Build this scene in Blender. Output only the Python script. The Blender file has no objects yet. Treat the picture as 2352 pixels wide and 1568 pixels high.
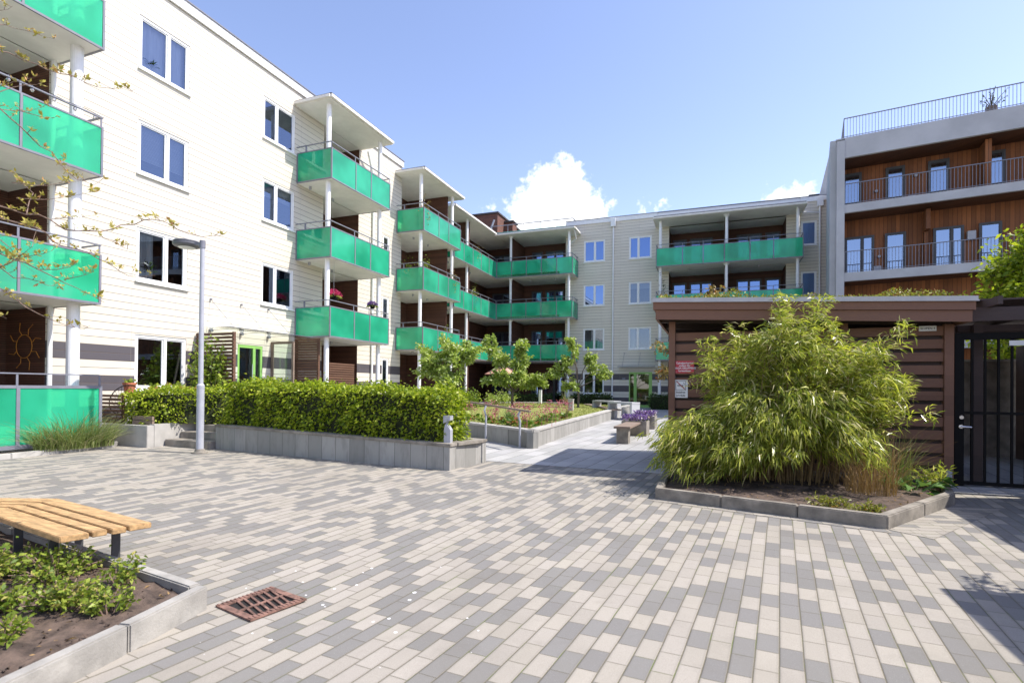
import bpy, bmesh, math, random
import numpy as np
from mathutils import Vector, Matrix
rad = math.radians
S = bpy.context.scene
# ------------------------------------------------------------------ camera
cam_d = bpy.data.cameras.new("Camera")
cam = bpy.data.objects.new("Camera", cam_d)
S.collection.objects.link(cam)
FPX, YAW, HZ, PITCH, ROLL = 1216.1, .36168, 890.7, .0065, .00964
_r = Vector((math.cos(YAW), math.sin(YAW), 0)); _f = Vector((-math.sin(YAW), math.cos(YAW), 0)); _u = Vector((0, 0, 1))
_fw = _f*math.cos(PITCH)+_u*math.sin(PITCH); _up = -_f*math.sin(PITCH)+_u*math.cos(PITCH)
_rr = _r*math.cos(ROLL)+_up*math.sin(ROLL); _uu = -_r*math.sin(ROLL)+_up*math.cos(ROLL)
m = Matrix((_rr, _uu, -_fw)).transposed().to_4x4(); m.translation = (0, 0, 1.6)
cam.matrix_world = m
cam_d.sensor_fit = 'HORIZONTAL'; cam_d.sensor_width = 36; cam_d.lens = 36*FPX/2352
cam_d.shift_y = (HZ-FPX*math.tan(PITCH)-784)/2352
cam_d.clip_end = 2000; cam_d.clip_start = .05
S.camera = cam
cam_d.dof.use_dof = True; cam_d.dof.focus_distance = 13; cam_d.dof.aperture_fstop = 2.8
S.view_settings.view_transform = 'Standard'; S.view_settings.look = 'None'
S.view_settings.exposure = 1.02; S.view_settings.gamma = 1
# ------------------------------------------------------------------ sun + sky
EL, AZ = rad(53), rad(14.5)                       # azimuth from +X towards +Y
SD = Vector((math.cos(EL)*math.cos(AZ), math.cos(EL)*math.sin(AZ), math.sin(EL)))
sl = bpy.data.lights.new("Sun", 'SUN'); sl.energy = 3.5; sl.angle = rad(.5); sl.color = (1, .945, .865)
so = bpy.data.objects.new("Sun", sl); S.collection.objects.link(so)
so.rotation_euler = SD.to_track_quat('Z', 'Y').to_euler(); so.location = (20, 5, 30)


class NT:
    def __init__(s, nt): s.nt = nt
    def n(s, t, **k):
        o = s.nt.nodes.new(t)
        for a, v in k.items(): setattr(o, a, v)
        return o
    def set(s, sock, v):
        if v is None: return
        if isinstance(v, bpy.types.NodeSocket): s.nt.links.new(v, sock)
        else: sock.default_value = v
    def m(s, op, a, b=None, c=None, clamp=False):
        o = s.n('ShaderNodeMath', operation=op, use_clamp=clamp)
        for i, v in enumerate((a, b, c)): s.set(o.inputs[i], v)
        return o.outputs[0]
    def vm(s, op, a, b=None):
        o = s.n('ShaderNodeVectorMath', operation=op)
        s.set(o.inputs[0], a)
        if b is not None: s.set(o.inputs[1], b)
        return o.outputs['Value'] if op in ('LENGTH', 'DISTANCE', 'DOT_PRODUCT') else o.outputs[0]
    def mix(s, f, a, b, blend='MIX'):
        o = s.n('ShaderNodeMix', data_type='RGBA', blend_type=blend)
        c4 = lambda v: (*v, 1) if isinstance(v, (tuple, list)) and len(v) == 3 else v
        s.set(o.inputs['Factor'], f); s.set(o.inputs[6], c4(a)); s.set(o.inputs[7], c4(b))
        return o.outputs[2]
    def ss(s, v, a, b):
        o = s.n('ShaderNodeMapRange', interpolation_type='SMOOTHSTEP')
        s.set(o.inputs['Value'], v); o.inputs['From Min'].default_value = a; o.inputs['From Max'].default_value = b
        return o.outputs[0]
    def noise(s, vec, scale, detail=4, rough=.55, out=0):
        o = s.n('ShaderNodeTexNoise'); s.set(o.inputs['Vector'], vec)
        o.inputs['Scale'].default_value = scale; o.inputs['Detail'].default_value = detail; o.inputs['Roughness'].default_value = rough
        return o.outputs[out]
    def sep(s, v):
        o = s.n('ShaderNodeSeparateXYZ'); s.set(o.inputs[0], v); return o.outputs
    def comb(s, x, y, z):
        o = s.n('ShaderNodeCombineXYZ')
        for i, v in enumerate((x, y, z)): s.set(o.inputs[i], v)
        return o.outputs[0]
    def pos(s): return s.n('ShaderNodeNewGeometry').outputs['Position']
    def white(s, v, dim='3D', w=None):
        o = s.n('ShaderNodeTexWhiteNoise', noise_dimensions=dim)
        if dim == '1D': s.set(o.inputs['W'], v)
        else: s.set(o.inputs['Vector'], v)
        return o.outputs[0]
    def bump(s, h, strength=.3, dist=.01):
        o = s.n('ShaderNodeBump'); s.set(o.inputs['Height'], h)
        o.inputs['Strength'].default_value = strength; o.inputs['Distance'].default_value = dist
        return o.outputs[0]


W = bpy.data.worlds.new("World"); S.world = W; W.use_nodes = True
w = NT(W.node_tree); W.node_tree.nodes.clear()
sky = w.n('ShaderNodeTexSky', sky_type='NISHITA'); sky.sun_disc = False
sky.sun_elevation = EL; sky.sun_rotation = math.pi/2-AZ; sky.air_density = 1.0; sky.dust_density = .6; sky.ozone_density = 2.0
dirn = w.vm('NORMALIZE', w.n('ShaderNodeTexCoord').outputs['Generated'])
CL = [((-.262, .9, .335), .07), ((-.241, .893, .372), .032), ((-.2415, .89, .388), .022), ((-.327, .886, .3276), .03), ((-.292, .895, .325), .052),
      ((-.205, .93, .315), .044), ((-.236, .9, .352), .04), ((-.378, .868, .323), .012), ((-.36, .88, .30), .014), ((-.176, .925, .322), .019),
      ((-.115, .94, .318), .010), ((-.085, .945, .32), .009), ((.0988, .9458, .303), .026), ((.1322, .9413, .303), .028),
      ((-.30, .90, .29), .06), ((-.22, .93, .285), .05), ((.12, .95, .285), .05)]
dens = None
wob = w.noise(dirn, 70, 4, .58)
wob2 = w.noise(dirn, 16, 3, .5)
for c, r in CL:
    d = w.vm('DISTANCE', dirn, Vector(c).normalized())
    v = w.m('DIVIDE', w.m('SUBTRACT', r*.92, d), .026)
    dens = v if dens is None else w.m('MAXIMUM', dens, v)
dens = w.m('ADD', dens, w.m('MULTIPLY', w.m('SUBTRACT', wob, .5), 2.5))
dens = w.m('ADD', dens, w.m('MULTIPLY', w.m('SUBTRACT', wob2, .5), 1.2))
al = w.ss(dens, -.15, .75)
shade = w.ss(w.m('ADD', w.noise(dirn, 30, 4, .6), w.m('MULTIPLY', dens, .05)), .35, .75)
ccol = w.mix(shade, (.72, .77, .86), (1, 1, 1))
bg1 = w.n('ShaderNodeBackground'); bg2 = w.n('ShaderNodeBackground')
skyc = w.mix(1.0, sky.outputs[0], (1.15, .99, 1.02), 'MULTIPLY')
w.set(bg1.inputs[0], skyc); bg1.inputs[1].default_value = .142
w.set(bg2.inputs[0], ccol); bg2.inputs[1].default_value = .85
mx = w.n('ShaderNodeMixShader'); w.set(mx.inputs[0], al)
W.node_tree.links.new(bg1.outputs[0], mx.inputs[1]); W.node_tree.links.new(bg2.outputs[0], mx.inputs[2])
wo = w.n('ShaderNodeOutputWorld'); W.node_tree.links.new(mx.outputs[0], wo.inputs[0])

# ------------------------------------------------------------------ helpers
rng = random.Random(7)
npr = np.random.RandomState(11)
def gz(x, y):
    r = math.hypot(x+2.8, y-3.2)
    return .018*r if r < 14 else (.252+.0105*(r-14) if r < 34 else .462)


class MB:
    """collects shapes that become one mesh object"""
    def __init__(s, f=None): s.v = []; s.f = []; s.map = f
    def P(s, p): return tuple(s.map(*p)) if s.map else tuple(p)
    def add(s, vs, fs):
        b = len(s.v); s.v += [s.P(p) for p in vs]; s.f += [tuple(i+b for i in f) for f in fs]; return s
    def box(s, x0, x1, y0, y1, z0, z1):
        return s.add([(x0, y0, z0), (x1, y0, z0), (x1, y1, z0), (x0, y1, z0), (x0, y0, z1), (x1, y0, z1), (x1, y1, z1), (x0, y1, z1)],
                     [(0, 3, 2, 1), (4, 5, 6, 7), (0, 1, 5, 4), (1, 2, 6, 5), (2, 3, 7, 6), (3, 0, 4, 7)])
    def quad(s, a, b, c, d): return s.add([a, b, c, d], [(0, 1, 2, 3)])
    def prism(s, poly, z0, z1):
        """poly: list of (x,y); z0,z1 numbers or functions"""
        n = len(poly); fz = lambda z, p: z(*p) if callable(z) else z
        vs = [(x, y, fz(z0, (x, y))) for x, y in poly]+[(x, y, fz(z1, (x, y))) for x, y in poly]
        return s.add(vs, [tuple(range(n))[::-1], tuple(range(n, 2*n))]+[(i, (i+1) % n, n+(i+1) % n, n+i) for i in range(n)])
    def bar(s, a, b, w, h=None, up=(0, 0, 1)):
        """rectangular bar from a to b (mapped space), w across, h along up"""
        h = h or w; a = Vector(a); b = Vector(b); t = (b-a).normalized(); u = Vector(up)
        if abs(t.dot(u)) > .95: u = Vector((1, 0, 0))
        q = t.cross(u).normalized()*w/2; r = q.cross(t).normalized()*h/2
        return s.add([a-q-r, a+q-r, a+q+r, a-q+r, b-q-r, b+q-r, b+q+r, b-q+r],
                     [(0, 3, 2, 1), (4, 5, 6, 7), (0, 1, 5, 4), (1, 2, 6, 5), (2, 3, 7, 6), (3, 0, 4, 7)])
    def tube(s, pts, rs, n=8, cap=True):
        pts = [Vector(p) for p in pts]
        if not hasattr(rs, '__len__'): rs = [rs]*len(pts)
        base = len(s.v); rings = []
        ref = Vector((0.31, 0.2, 1)).normalized()
        for i, p in enumerate(pts):
            t = (pts[min(i+1, len(pts)-1)]-pts[max(i-1, 0)])
            t = t.normalized() if t.length > 1e-9 else Vector((0, 0, 1))
            rr = ref if abs(t.dot(ref)) < .93 else Vector((1, 0.1, 0)).normalized()
            q = t.cross(rr).normalized(); u = q.cross(t)
            for k in range(n):
                a = 2*math.pi*k/n; s.v.append(s.P(p+(q*math.cos(a)+u*math.sin(a))*rs[i]))
        for i in range(len(pts)-1):
            for k in range(n):
                s.f.append((base+i*n+k, base+i*n+(k+1) % n, base+(i+1)*n+(k+1) % n, base+(i+1)*n+k))
        if cap:
            s.f.append(tuple(base+k for k in range(n))[::-1]); e = base+(len(pts)-1)*n; s.f.append(tuple(e+k for k in range(n)))
        return s
    def cyl(s, x, y, z0, z1, r, n=20, r1=None): return s.tube([(x, y, z0), (x, y, z1)], [r, r if r1 is None else r1], n)
    def lathe(s, c, prof, n=20):
        return s.tube([(c[0], c[1], c[2]+z) for r, z in prof], [r for r, z in prof], n)
    def build(s, name, mat, parent=None, loc=None, smooth=False, recalc=True, bevel=0):
        off = Vector(loc) if loc is not None else (Vector(root_of(parent).location) if parent else Vector((0, 0, 0)))
        me = bpy.data.meshes.new(name)
        me.from_pydata([(x-off.x, y-off.y, z-off.z) for x, y, z in s.v], [], s.f)
        if recalc or bevel:
            bm = bmesh.new(); bm.from_mesh(me)
            if bevel:
                bmesh.ops.remove_doubles(bm, verts=bm.verts, dist=1e-5)
            bmesh.ops.recalc_face_normals(bm, faces=bm.faces)
            if bevel:
                bmesh.ops.bevel(bm, geom=[e for e in bm.edges if e.calc_face_angle(0) > .5], offset=bevel, segments=2, affect='EDGES', clamp_overlap=True)
            bm.to_mesh(me); bm.free()
        if smooth:
            me.polygons.foreach_set('use_smooth', [True]*len(me.polygons))
        return link(name, me, mat, parent, loc)


def link(name, me, mat, parent=None, loc=None):
    if mat: me.materials.append(mat)
    o = bpy.data.objects.new(name, me); S.collection.objects.link(o)
    if parent: o.parent = parent
    elif loc is not None: o.location = loc
    return o
def root_of(o):
    while o.parent: o = o.parent
    return o
def tag(o, label=None, cat=None, group=None, kind=None):
    if label: o['label'] = label
    if cat: o['category'] = cat
    if group: o['group'] = group
    if kind: o['kind'] = kind
    return o
def thing(name, loc, label, cat, group=None):
    o = bpy.data.objects.new(name, None); S.collection.objects.link(o); o.location = loc; o.empty_display_size = .2
    return tag(o, label, cat, group)
def copy_tree(o, parent=None):
    c = o.copy(); S.collection.objects.link(c)
    if parent: c.parent = parent
    for ch in [q for q in S.collection.objects if q.parent == o]: copy_tree(ch, c)
    return c


class Leaves:
    """many small leaf faces gathered into one mesh"""
    def __init__(s): s.V = []; s.F = []; s.n = 0
    def quads(s, c, d, L, Wd, nrm=None, droop=.0):
        c = np.asarray(c, float); d = np.asarray(d, float); N = len(c)
        d /= np.linalg.norm(d, axis=1, keepdims=True)+1e-9
        if nrm is None: nrm = npr.normal(size=(N, 3))
        q = np.cross(d, nrm); q /= np.linalg.norm(q, axis=1, keepdims=True)+1e-9
        L = np.broadcast_to(np.asarray(L, float), (N,))[:, None]; Wd = np.broadcast_to(np.asarray(Wd, float), (N,))[:, None]
        up = np.cross(q, d)
        a = c; mid = c+d*L*.45+up*L*.08; b = c+d*L+np.array([0, 0, -1])*L*droop
        v = np.stack([a, mid+q*Wd/2, b, mid-q*Wd/2], 1).reshape(-1, 3)
        s.V.append(v); s.F.append(np.arange(N*4).reshape(N, 4)+s.n); s.n += N*4
    def ribbon(s, pts, wd):
        pts = np.asarray(pts, float); n = len(pts)
        t = pts[-1]-pts[0]; q = np.cross(t, npr.normal(size=3)); q /= np.linalg.norm(q)+1e-9
        ws = wd*np.linspace(1, .15, n)[:, None]/2
        v = np.concatenate([pts+q*ws, pts-q*ws]); 
        s.V.append(v); i = np.arange(n-1)
        s.F.append(np.stack([i, i+1, n+i+1, n+i], 1)+s.n); s.n += 2*n
    def build(s, name, mat, parent=None, loc=None):
        v = np.concatenate(s.V); f = np.concatenate(s.F)
        off = np.array(loc if loc is not None else (root_of(parent).location if parent else (0, 0, 0)))
        v = (v-off).astype(np.float32)
        me = bpy.data.meshes.new(name); me.vertices.add(len(v)); me.vertices.foreach_set('co', v.ravel())
        me.loops.add(f.size); me.loops.foreach_set('vertex_index', f.ravel().astype(np.int32))
        me.polygons.add(len(f)); me.polygons.foreach_set('loop_start', np.arange(0, f.size, 4, dtype=np.int32))
        me.update(calc_edges=True); me.validate()
        return link(name, me, mat, parent, loc)

# ------------------------------------------------------------------ materials
def mat(name):
    M = bpy.data.materials.new(name); M.use_nodes = True; M.node_tree.nodes.clear()
    n = NT(M.node_tree); b = n.n('ShaderNodeBsdfPrincipled'); o = n.n('ShaderNodeOutputMaterial')
    M.node_tree.links.new(b.outputs[0], o.inputs[0]); return M, n, b, o
def plain(name, col, rough=.6, var=.12, scale=6, bump=.0, metal=0, bscale=60, spec=.5, stretch=(1, 1, 1)):
    M, n, b, o = mat(name)
    p = n.vm('MULTIPLY', n.pos(), stretch)
    f = n.ss(n.noise(p, scale, 5, .6), .3, .72)
    c = n.mix(f, tuple(x*(1-var) for x in col), tuple(min(1, x*(1+var)) for x in col))
    n.set(b.inputs['Base Color'], c); b.inputs['Roughness'].default_value = rough; b.inputs['Metallic'].default_value = metal
    b.inputs['Specular IOR Level'].default_value = spec
    if bump: n.set(b.inputs['Normal'], n.bump(n.noise(p, bscale, 4, .6), bump, .01))
    return M
def wood(name, col, dark, axis='Z', board=.12, gap=.06, along=(1, 1, 1), rough=.7, var=.35, gapcol=(.01, .008, .006)):
    """boards running across the axis given; per-board tone and grain along the board"""
    M, n, b, o = mat(name); p = n.pos(); s = n.sep(p)
    t = {'X': s[0], 'Y': s[1], 'Z': s[2], 'XY': n.m('ADD', s[0], s[1])}[axis]
    q = n.m('DIVIDE', t, board); idx = n.m('FLOOR', q); fr = n.m('FRACT', q)
    rn = n.white(idx, '1D')
    gr = n.noise(n.vm('MULTIPLY', p, along), 9, 6, .65)
    f = n.m('ADD', n.m('MULTIPLY', rn, .55), n.m('MULTIPLY', gr, .55), clamp=True)
    c = n.mix(f, dark, col)
    if gap > 0:
        edge = n.ss(n.m('MINIMUM', fr, n.m('SUBTRACT', 1.0, fr)), gap*.35, gap)
        c = n.mix(edge, gapcol, c)
    else: edge = gr
    n.set(b.inputs['Base Color'], c); b.inputs['Roughness'].default_value = rough
    n.set(b.inputs['Normal'], n.bump(n.m('ADD', edge, n.m('MULTIPLY', gr, .25)), .5, .01))
    return M
def leafmat(name, ca, cb, trans=.35, rough=.45, third=None):
    M, n, b, o = mat(name)
    g = n.n('ShaderNodeNewGeometry')
    r = g.outputs['Random Per Island']
    c = n.mix(n.m('POWER', r, 1.2), ca, cb)
    if third: c = n.mix(n.ss(n.white(r, '1D'), .84, .9), c, third)
    big = n.ss(n.noise(g.outputs['Position'], 2.2, 3), .35, .65)
    c = n.mix(n.m('MULTIPLY', n.m('SUBTRACT', 1.0, big), .3), c, ca)
    n.set(b.inputs['Base Color'], c); b.inputs['Roughness'].default_value = rough; b.inputs['Specular IOR Level'].default_value = .35
    t = n.n('ShaderNodeBsdfTranslucent'); n.set(t.inputs[0], n.mix(1.0, c, (1.0, 1.08, .55), 'MULTIPLY'))
    mx = n.n('ShaderNodeMixShader'); mx.inputs[0].default_value = trans
    L = M.node_tree.links; L.new(b.outputs[0], mx.inputs[1]); L.new(t.outputs[0], mx.inputs[2]); L.new(mx.outputs[0], o.inputs[0])
    return M

def cladding():
    M, n, b, o = mat('cream_cladding'); p = n.pos(); s = n.sep(p); z = s[2]
    H = .19; q = n.m('DIVIDE', n.m('ADD', z, -.295+.19*3), H); fr = n.m('FRACT', q); idx = n.m('FLOOR', q)
    along = n.m('ADD', s[0], s[1]); qa = n.m('DIVIDE', along, 1.2); fa = n.m('FRACT', qa)
    rn = n.white(n.comb(idx, n.m('FLOOR', qa), 0.0))
    base = n.mix(rn, (.625, .575, .48), (.66, .61, .515))
    base = n.mix(n.m('MULTIPLY', n.ss(n.noise(n.vm('MULTIPLY', p, (1, 1, .18)), 2.8, 5, .65), .48, .8), .22), base, (.62, .57, .48))
    k = n.m('FLOOR', n.m('DIVIDE', n.m('SUBTRACT', 2.575, z), .38))
    odd = n.m('MODULO', k, 2.0); low = n.m('LESS_THAN', z, 2.575)
    dk = n.m('MULTIPLY', low, n.m('LESS_THAN', odd, .5))
    base = n.mix(dk, base, n.mix(rn, (.075, .066, .075), (.09, .08, .09)))
    line = n.ss(n.m('MINIMUM', fr, n.m('SUBTRACT', 1.0, fr)), .02, .042)
    vl = n.ss(n.m('MULTIPLY', n.m('MINIMUM', fa, n.m('SUBTRACT', 1.0, fa)), 1.2), .003, .006)
    c = n.mix(line, (.085, .06, .05), base)
    c = n.mix(n.m('ADD', .6, n.m('MULTIPLY', vl, .4)), (.3, .26, .22), c)
    n.set(b.inputs['Base Color'], c); b.inputs['Roughness'].default_value = .55
    n.set(b.inputs['Normal'], n.bump(n.m('MULTIPLY', line, vl), .4, .008))
    return M

def paving(name, ang, wd, ln, lightc, darkc, pdark, joint=(.14, .125, .085), spots=False, jw=.0045, off=(0, 0)):
    M, n, b, o = mat(name); p = n.pos(); s = n.sep(p); ca, sa = math.cos(ang), math.sin(ang)
    u = n.m('ADD', n.m('MULTIPLY', s[0], ca), n.m('MULTIPLY', s[1], -sa)); v = n.m('ADD', n.m('MULTIPLY', s[0], sa), n.m('MULTIPLY', s[1], ca))
    wig = n.m('MULTIPLY', n.m('SUBTRACT', n.noise(p, 1.3, 2), .5), .012)
    uu = n.m('DIVIDE', n.m('ADD', n.m('ADD', u, wig), off[0]), wd); row = n.m('FLOOR', uu)
    vv = n.m('ADD', n.m('DIVIDE', n.m('ADD', v, off[1]), ln), n.m('ADD', n.m('MULTIPLY', row, .5), n.m('MULTIPLY', n.white(row, '1D'), .35)))
    cell = n.m('FLOOR', vv); fu = n.m('FRACT', uu); fv = n.m('FRACT', vv)
    rn = n.white(n.comb(row, cell, 3.0)); rn2 = n.white(n.comb(cell, row, 9.0))
    dk = n.m('LESS_THAN', rn, pdark)
    jit = n.m('ADD', .92, n.m('MULTIPLY', rn2, .15))
    c = n.mix(dk, lightc, darkc)
    c = n.mix(1.0, c, n.comb(jit, jit, n.m('MULTIPLY', jit, n.m('ADD', .97, n.m('MULTIPLY', rn, .06)))), 'MULTIPLY')
    fine = n.noise(p, 180, 3, .7)
    c = n.mix(n.m('MULTIPLY', n.ss(fine, .4, .7), .34), c, tuple(x*.45 for x in lightc))
    c = n.mix(n.m('MULTIPLY', n.ss(n.noise(p, 260, 2, .5), .62, .72), .35), c, (.5, .49, .47))
    st = n.noise(p, .9, 5, .6); c = n.mix(n.m('MULTIPLY', n.ss(st, .45, .75), .38), c, tuple(x*.5 for x in lightc))
    st2 = n.noise(p, 5, 4, .7); c = n.mix(n.m('MULTIPLY', n.ss(st2, .55, .8), .22), c, (.12, .105, .085))
    dist = n.m('MINIMUM', n.m('MULTIPLY', n.m('MINIMUM', fu, n.m('SUBTRACT', 1.0, fu)), wd), n.m('MULTIPLY', n.m('MINIMUM', fv, n.m('SUBTRACT', 1.0, fv)), ln*1.9))
    rag = n.m('MULTIPLY', n.m('SUBTRACT', n.noise(p, 70, 3), .5), .003)
    body = n.ss(n.m('ADD', dist, rag), jw*.35, jw)
    moss = n.ss(n.noise(p, 2.2, 4, .7), .5, .68)
    jc = n.mix(moss, joint, (.12, .15, .04))
    c = n.mix(n.m('MULTIPLY', n.m('SUBTRACT', 1.0, n.ss(dist, jw, .022)), .25), c, tuple(x*.4 for x in lightc))
    c = n.mix(body, jc, c)
    if spots:
        vo = n.n('ShaderNodeTexVoronoi'); vo.inputs['Scale'].default_value = 6.5; n.set(vo.inputs['Vector'], p)
        gate = n.m('SUBTRACT', 1.0, n.ss(n.vm('DISTANCE', p, (-2.45, 3.3, 0)), .4, 1.5))
        size = n.m('MULTIPLY', n.white(vo.outputs['Position']), .13)
        sp = n.m('SUBTRACT', 1.0, n.ss(n.m('SUBTRACT', vo.outputs['Distance'], n.m('MULTIPLY', size, gate)), -.01, .02))
        sp = n.m('MULTIPLY', sp, n.ss(gate, .05, .2))
        c = n.mix(sp, c, (.85, .85, .84))
    n.set(b.inputs['Base Color'], c); b.inputs['Roughness'].default_value = .9; b.inputs['Specular IOR Level'].default_value = .25
    h = n.m('ADD', n.ss(dist, 0, jw*1.8), n.m('MULTIPLY', fine, .10))
    h = n.m('ADD', h, n.m('MULTIPLY', rn2, .25))
    n.set(b.inputs['Normal'], n.bump(h, .55, .006))
    return M

def glass_green():
    M, n, b, o = mat('green_glass'); L = M.node_tree.links
    nz = n.noise(n.pos(), .8, 2, .5)
    tr = n.n('ShaderNodeBsdfTransparent'); tr.inputs[0].default_value = (.32, .87, .57, 1)
    df = n.n('ShaderNodeBsdfDiffuse'); n.set(df.inputs[0], n.mix(nz, (.05, .84, .47), (.10, .92, .57)))
    tl = n.n('ShaderNodeBsdfTranslucent'); tl.inputs[0].default_value = (.03, .72, .40, 1)
    a = n.n('ShaderNodeMixShader'); a.inputs[0].default_value = .35; L.new(df.outputs[0], a.inputs[1]); L.new(tl.outputs[0], a.inputs[2])
    c = n.n('ShaderNodeMixShader'); n.set(c.inputs[0], n.m('ADD', .36, n.m('MULTIPLY', n.ss(nz, .3, .7), .22))); L.new(tr.outputs[0], c.inputs[1]); L.new(a.outputs[0], c.inputs[2])
    gl = n.n('ShaderNodeBsdfGlossy'); gl.inputs['Roughness'].default_value = .06
    fr = n.n('ShaderNodeFresnel'); fr.inputs[0].default_value = 1.5
    e = n.n('ShaderNodeMixShader'); n.set(e.inputs[0], n.m('ADD', n.m('MULTIPLY', fr.outputs[0], .9), .01, clamp=True)); L.new(c.outputs[0], e.inputs[1]); L.new(gl.outputs[0], e.inputs[2])
    L.new(e.outputs[0], o.inputs[0]); return M
def glass_clear(name, tint, refl=.1, rough=.0, wave=0, refl_tint=(1, 1, 1)):
    M, n, b, o = mat(name); L = M.node_tree.links
    tr = n.n('ShaderNodeBsdfTransparent'); tr.inputs[0].default_value = (*tint, 1)
    gl = n.n('ShaderNodeBsdfGlossy'); gl.inputs['Roughness'].default_value = rough; gl.inputs[0].default_value = (*refl_tint, 1)  # gloss colour; window panes put the blue of the reflected sky in here
    if wave:
        n.set(gl.inputs['Normal'], n.bump(n.noise(n.pos(), 1.3, 1), wave, .02))
    fr = n.n('ShaderNodeFresnel'); fr.inputs[0].default_value = 1.7 if refl > .02 else 1.25
    e = n.n('ShaderNodeMixShader'); n.set(e.inputs[0], n.m('ADD', n.m('MULTIPLY', fr.outputs[0], 1.2), refl, clamp=True)); L.new(tr.outputs[0], e.inputs[1]); L.new(gl.outputs[0], e.inputs[2])
    L.new(e.outputs[0], o.inputs[0]); return M

M = {}
PA = rad(6.2)
M['clad'] = cladding()
M['paver'] = paving('plaza_pavers', PA, .127, .242, (.355, .324, .274), (.203, .196, .188), .42, spots=True)
M['border'] = paving('border_pavers', PA+rad(75), .127, .242, (.345, .315, .267), (.205, .198, .19), .25)
M['slab'] = paving('path_slabs', PA, .36, .70, (.42, .415, .40), (.35, .35, .345), .5, joint=(.12, .12, .11), jw=.007)
M['white'] = plain('white_paint', (.80, .80, .79), .4, .04)
M['soffit'] = plain('pale_soffit', (.76, .745, .70), .8, .06, 2)
M['cream'] = plain('cream_trim', (.74, .71, .64), .5, .06)
M['steel'] = plain('grey_steel', (.19, .195, .23), .42, .08)
M['lsteel'] = plain('light_steel', (.40, .41, .45), .38, .08)
M['hsteel'] = plain('lamp_grey', (.12, .125, .14), .5, .08)
M['dsteel'] = plain('dark_steel', (.06, .062, .068), .45, .1)
M['black'] = plain('black_paint', (.010, .009, .009), .75, .1, spec=.15)
M['roofing'] = plain('dark_roofing', (.07, .065, .065), .85, .25)
M['turq'] = plain('turquoise_sheet', (.16, .48, .42), .5, .1)
M['brown'] = wood('brown_cladding', (.155, .062, .036), (.062, .025, .016), 'Z', .055, .14, (1, 1, 6))
M['slat'] = wood('brown_slats', (.17, .085, .048), (.075, .038, .024), 'Z', .075, .0, (1.2, 1.2, 5))
M['shed'] = wood('shed_timber', (.25, .125, .078), (.155, .077, .050), 'Z', .31, .0, (2, 2, 14), .75)
M['pwood'] = wood('pergola_timber', (.085, .056, .047), (.05, .033, .028), 'Z', .31, .0, (2, 2, 14), .75)
M['oldwood'] = wood('weathered_timber', (.27, .2, .15), (.15, .11, .085), 'Z', .08, .0, (2, 2, 9))
M['pine'] = plain('oiled_pine', (.44, .275, .125), .6, .35, 3.5, .15, stretch=(1.6, 9, 9), bscale=22)
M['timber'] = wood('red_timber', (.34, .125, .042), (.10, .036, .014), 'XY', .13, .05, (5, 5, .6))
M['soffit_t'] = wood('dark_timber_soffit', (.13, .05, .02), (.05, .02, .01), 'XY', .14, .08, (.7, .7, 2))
M['conc'] = plain('concrete', (.40, .385, .355), .85, .16, 2.2, .25)
M['conc2'] = plain('weathered_concrete', (.245, .22, .185), .9, .35, 3.5, .4)
M['bconc'] = plain('facade_concrete', (.43, .43, .435), .8, .1, .8, .1)
M['stone'] = None
M['soil'] = plain('garden_soil', (.092, .064, .048), .95, .5, 9, .9, bscale=40)
M['gglass'] = glass_green()
M['pane'] = glass_clear('window_glass', (.68, .74, .78), .10, wave=.03, refl_tint=(.8, .9, 1))
M['pane1'] = glass_clear('upper_window_glass', (.70, .76, .84), .13, wave=.05, refl_tint=(.6, .74, 1))
M['pane2'] = glass_clear('reflecting_glass', (.30, .33, .36), .40, wave=.06, refl_tint=(.36, .52, .9))
M['pane3'] = glass_clear('plain_window_glass', (.62, .67, .70), .12, wave=.06, refl_tint=(.7, .82, 1))
M['pane4'] = glass_clear('door_glass', (.4, .45, .5), .42, wave=.05, refl_tint=(.62, .74, .95))
M['cglass'] = glass_clear('canopy_glass', (.90, .95, .93), .01)
M['curtain'] = wood('curtain_cloth', (.80, .80, .78), (.60, .61, .62), 'XY', .09, .0, (1, 1, .4), .9)
M['blind'] = wood('window_blind', (.50, .50, .49), (.40, .40, .40), 'Z', .035, .3, (1, 1, 1), .8, gapcol=(.2, .2, .2))
M['greenp'] = plain('green_frame', (.27, .50, .13), .4, .06)
M['terra'] = plain('terracotta', (.42, .14, .065), .8, .2)
M['rust'] = plain('rusty_iron', (.19, .105, .08), .88, .5, 14, .4)
M['pit_dark'] = plain('drain_pit_dark', (.012, .01, .009), .9, .1)
M['bark'] = plain('bark', (.13, .10, .08), .9, .35, 18, .5)
M['twig'] = plain('twig_bark', (.20, .135, .10), .8, .3, 20)
M['culm'] = plain('bamboo_culm', (.26, .17, .07), .6, .4, 8)
M['red'] = plain('red_sign', (.52, .03, .045), .4, .04)
M['signw'] = plain('sign_white', (.78, .78, .77), .4, .03)
M['ink'] = plain('sign_ink', (.03, .03, .03), .5, .05)
M['pink'] = plain('parasol_cloth', (.62, .33, .25), .8, .08)
M['bulb'] = glass_clear('bulb_glass', (.9, .9, .92), .25)
M['brick'] = None
M['hedge'] = leafmat('hedge_leaf', (.12, .19, .012), (.50, .58, .04), .42, third=(.5, .52, .07))
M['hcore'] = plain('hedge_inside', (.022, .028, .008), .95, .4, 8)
M['apple'] = leafmat('apple_leaf', (.22, .31, .05), (.52, .60, .17), .42, third=(.68, .70, .42))
M['bamb'] = leafmat('bamboo_leaf', (.13, .19, .025), (.72, .72, .13), .42, .27, third=(.80, .70, .38))
M['bush'] = leafmat('bush_leaf', (.15, .23, .015), (.60, .64, .05), .42)
M['clim'] = leafmat('climber_leaf', (.09, .16, .02), (.38, .45, .06), .38)
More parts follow.
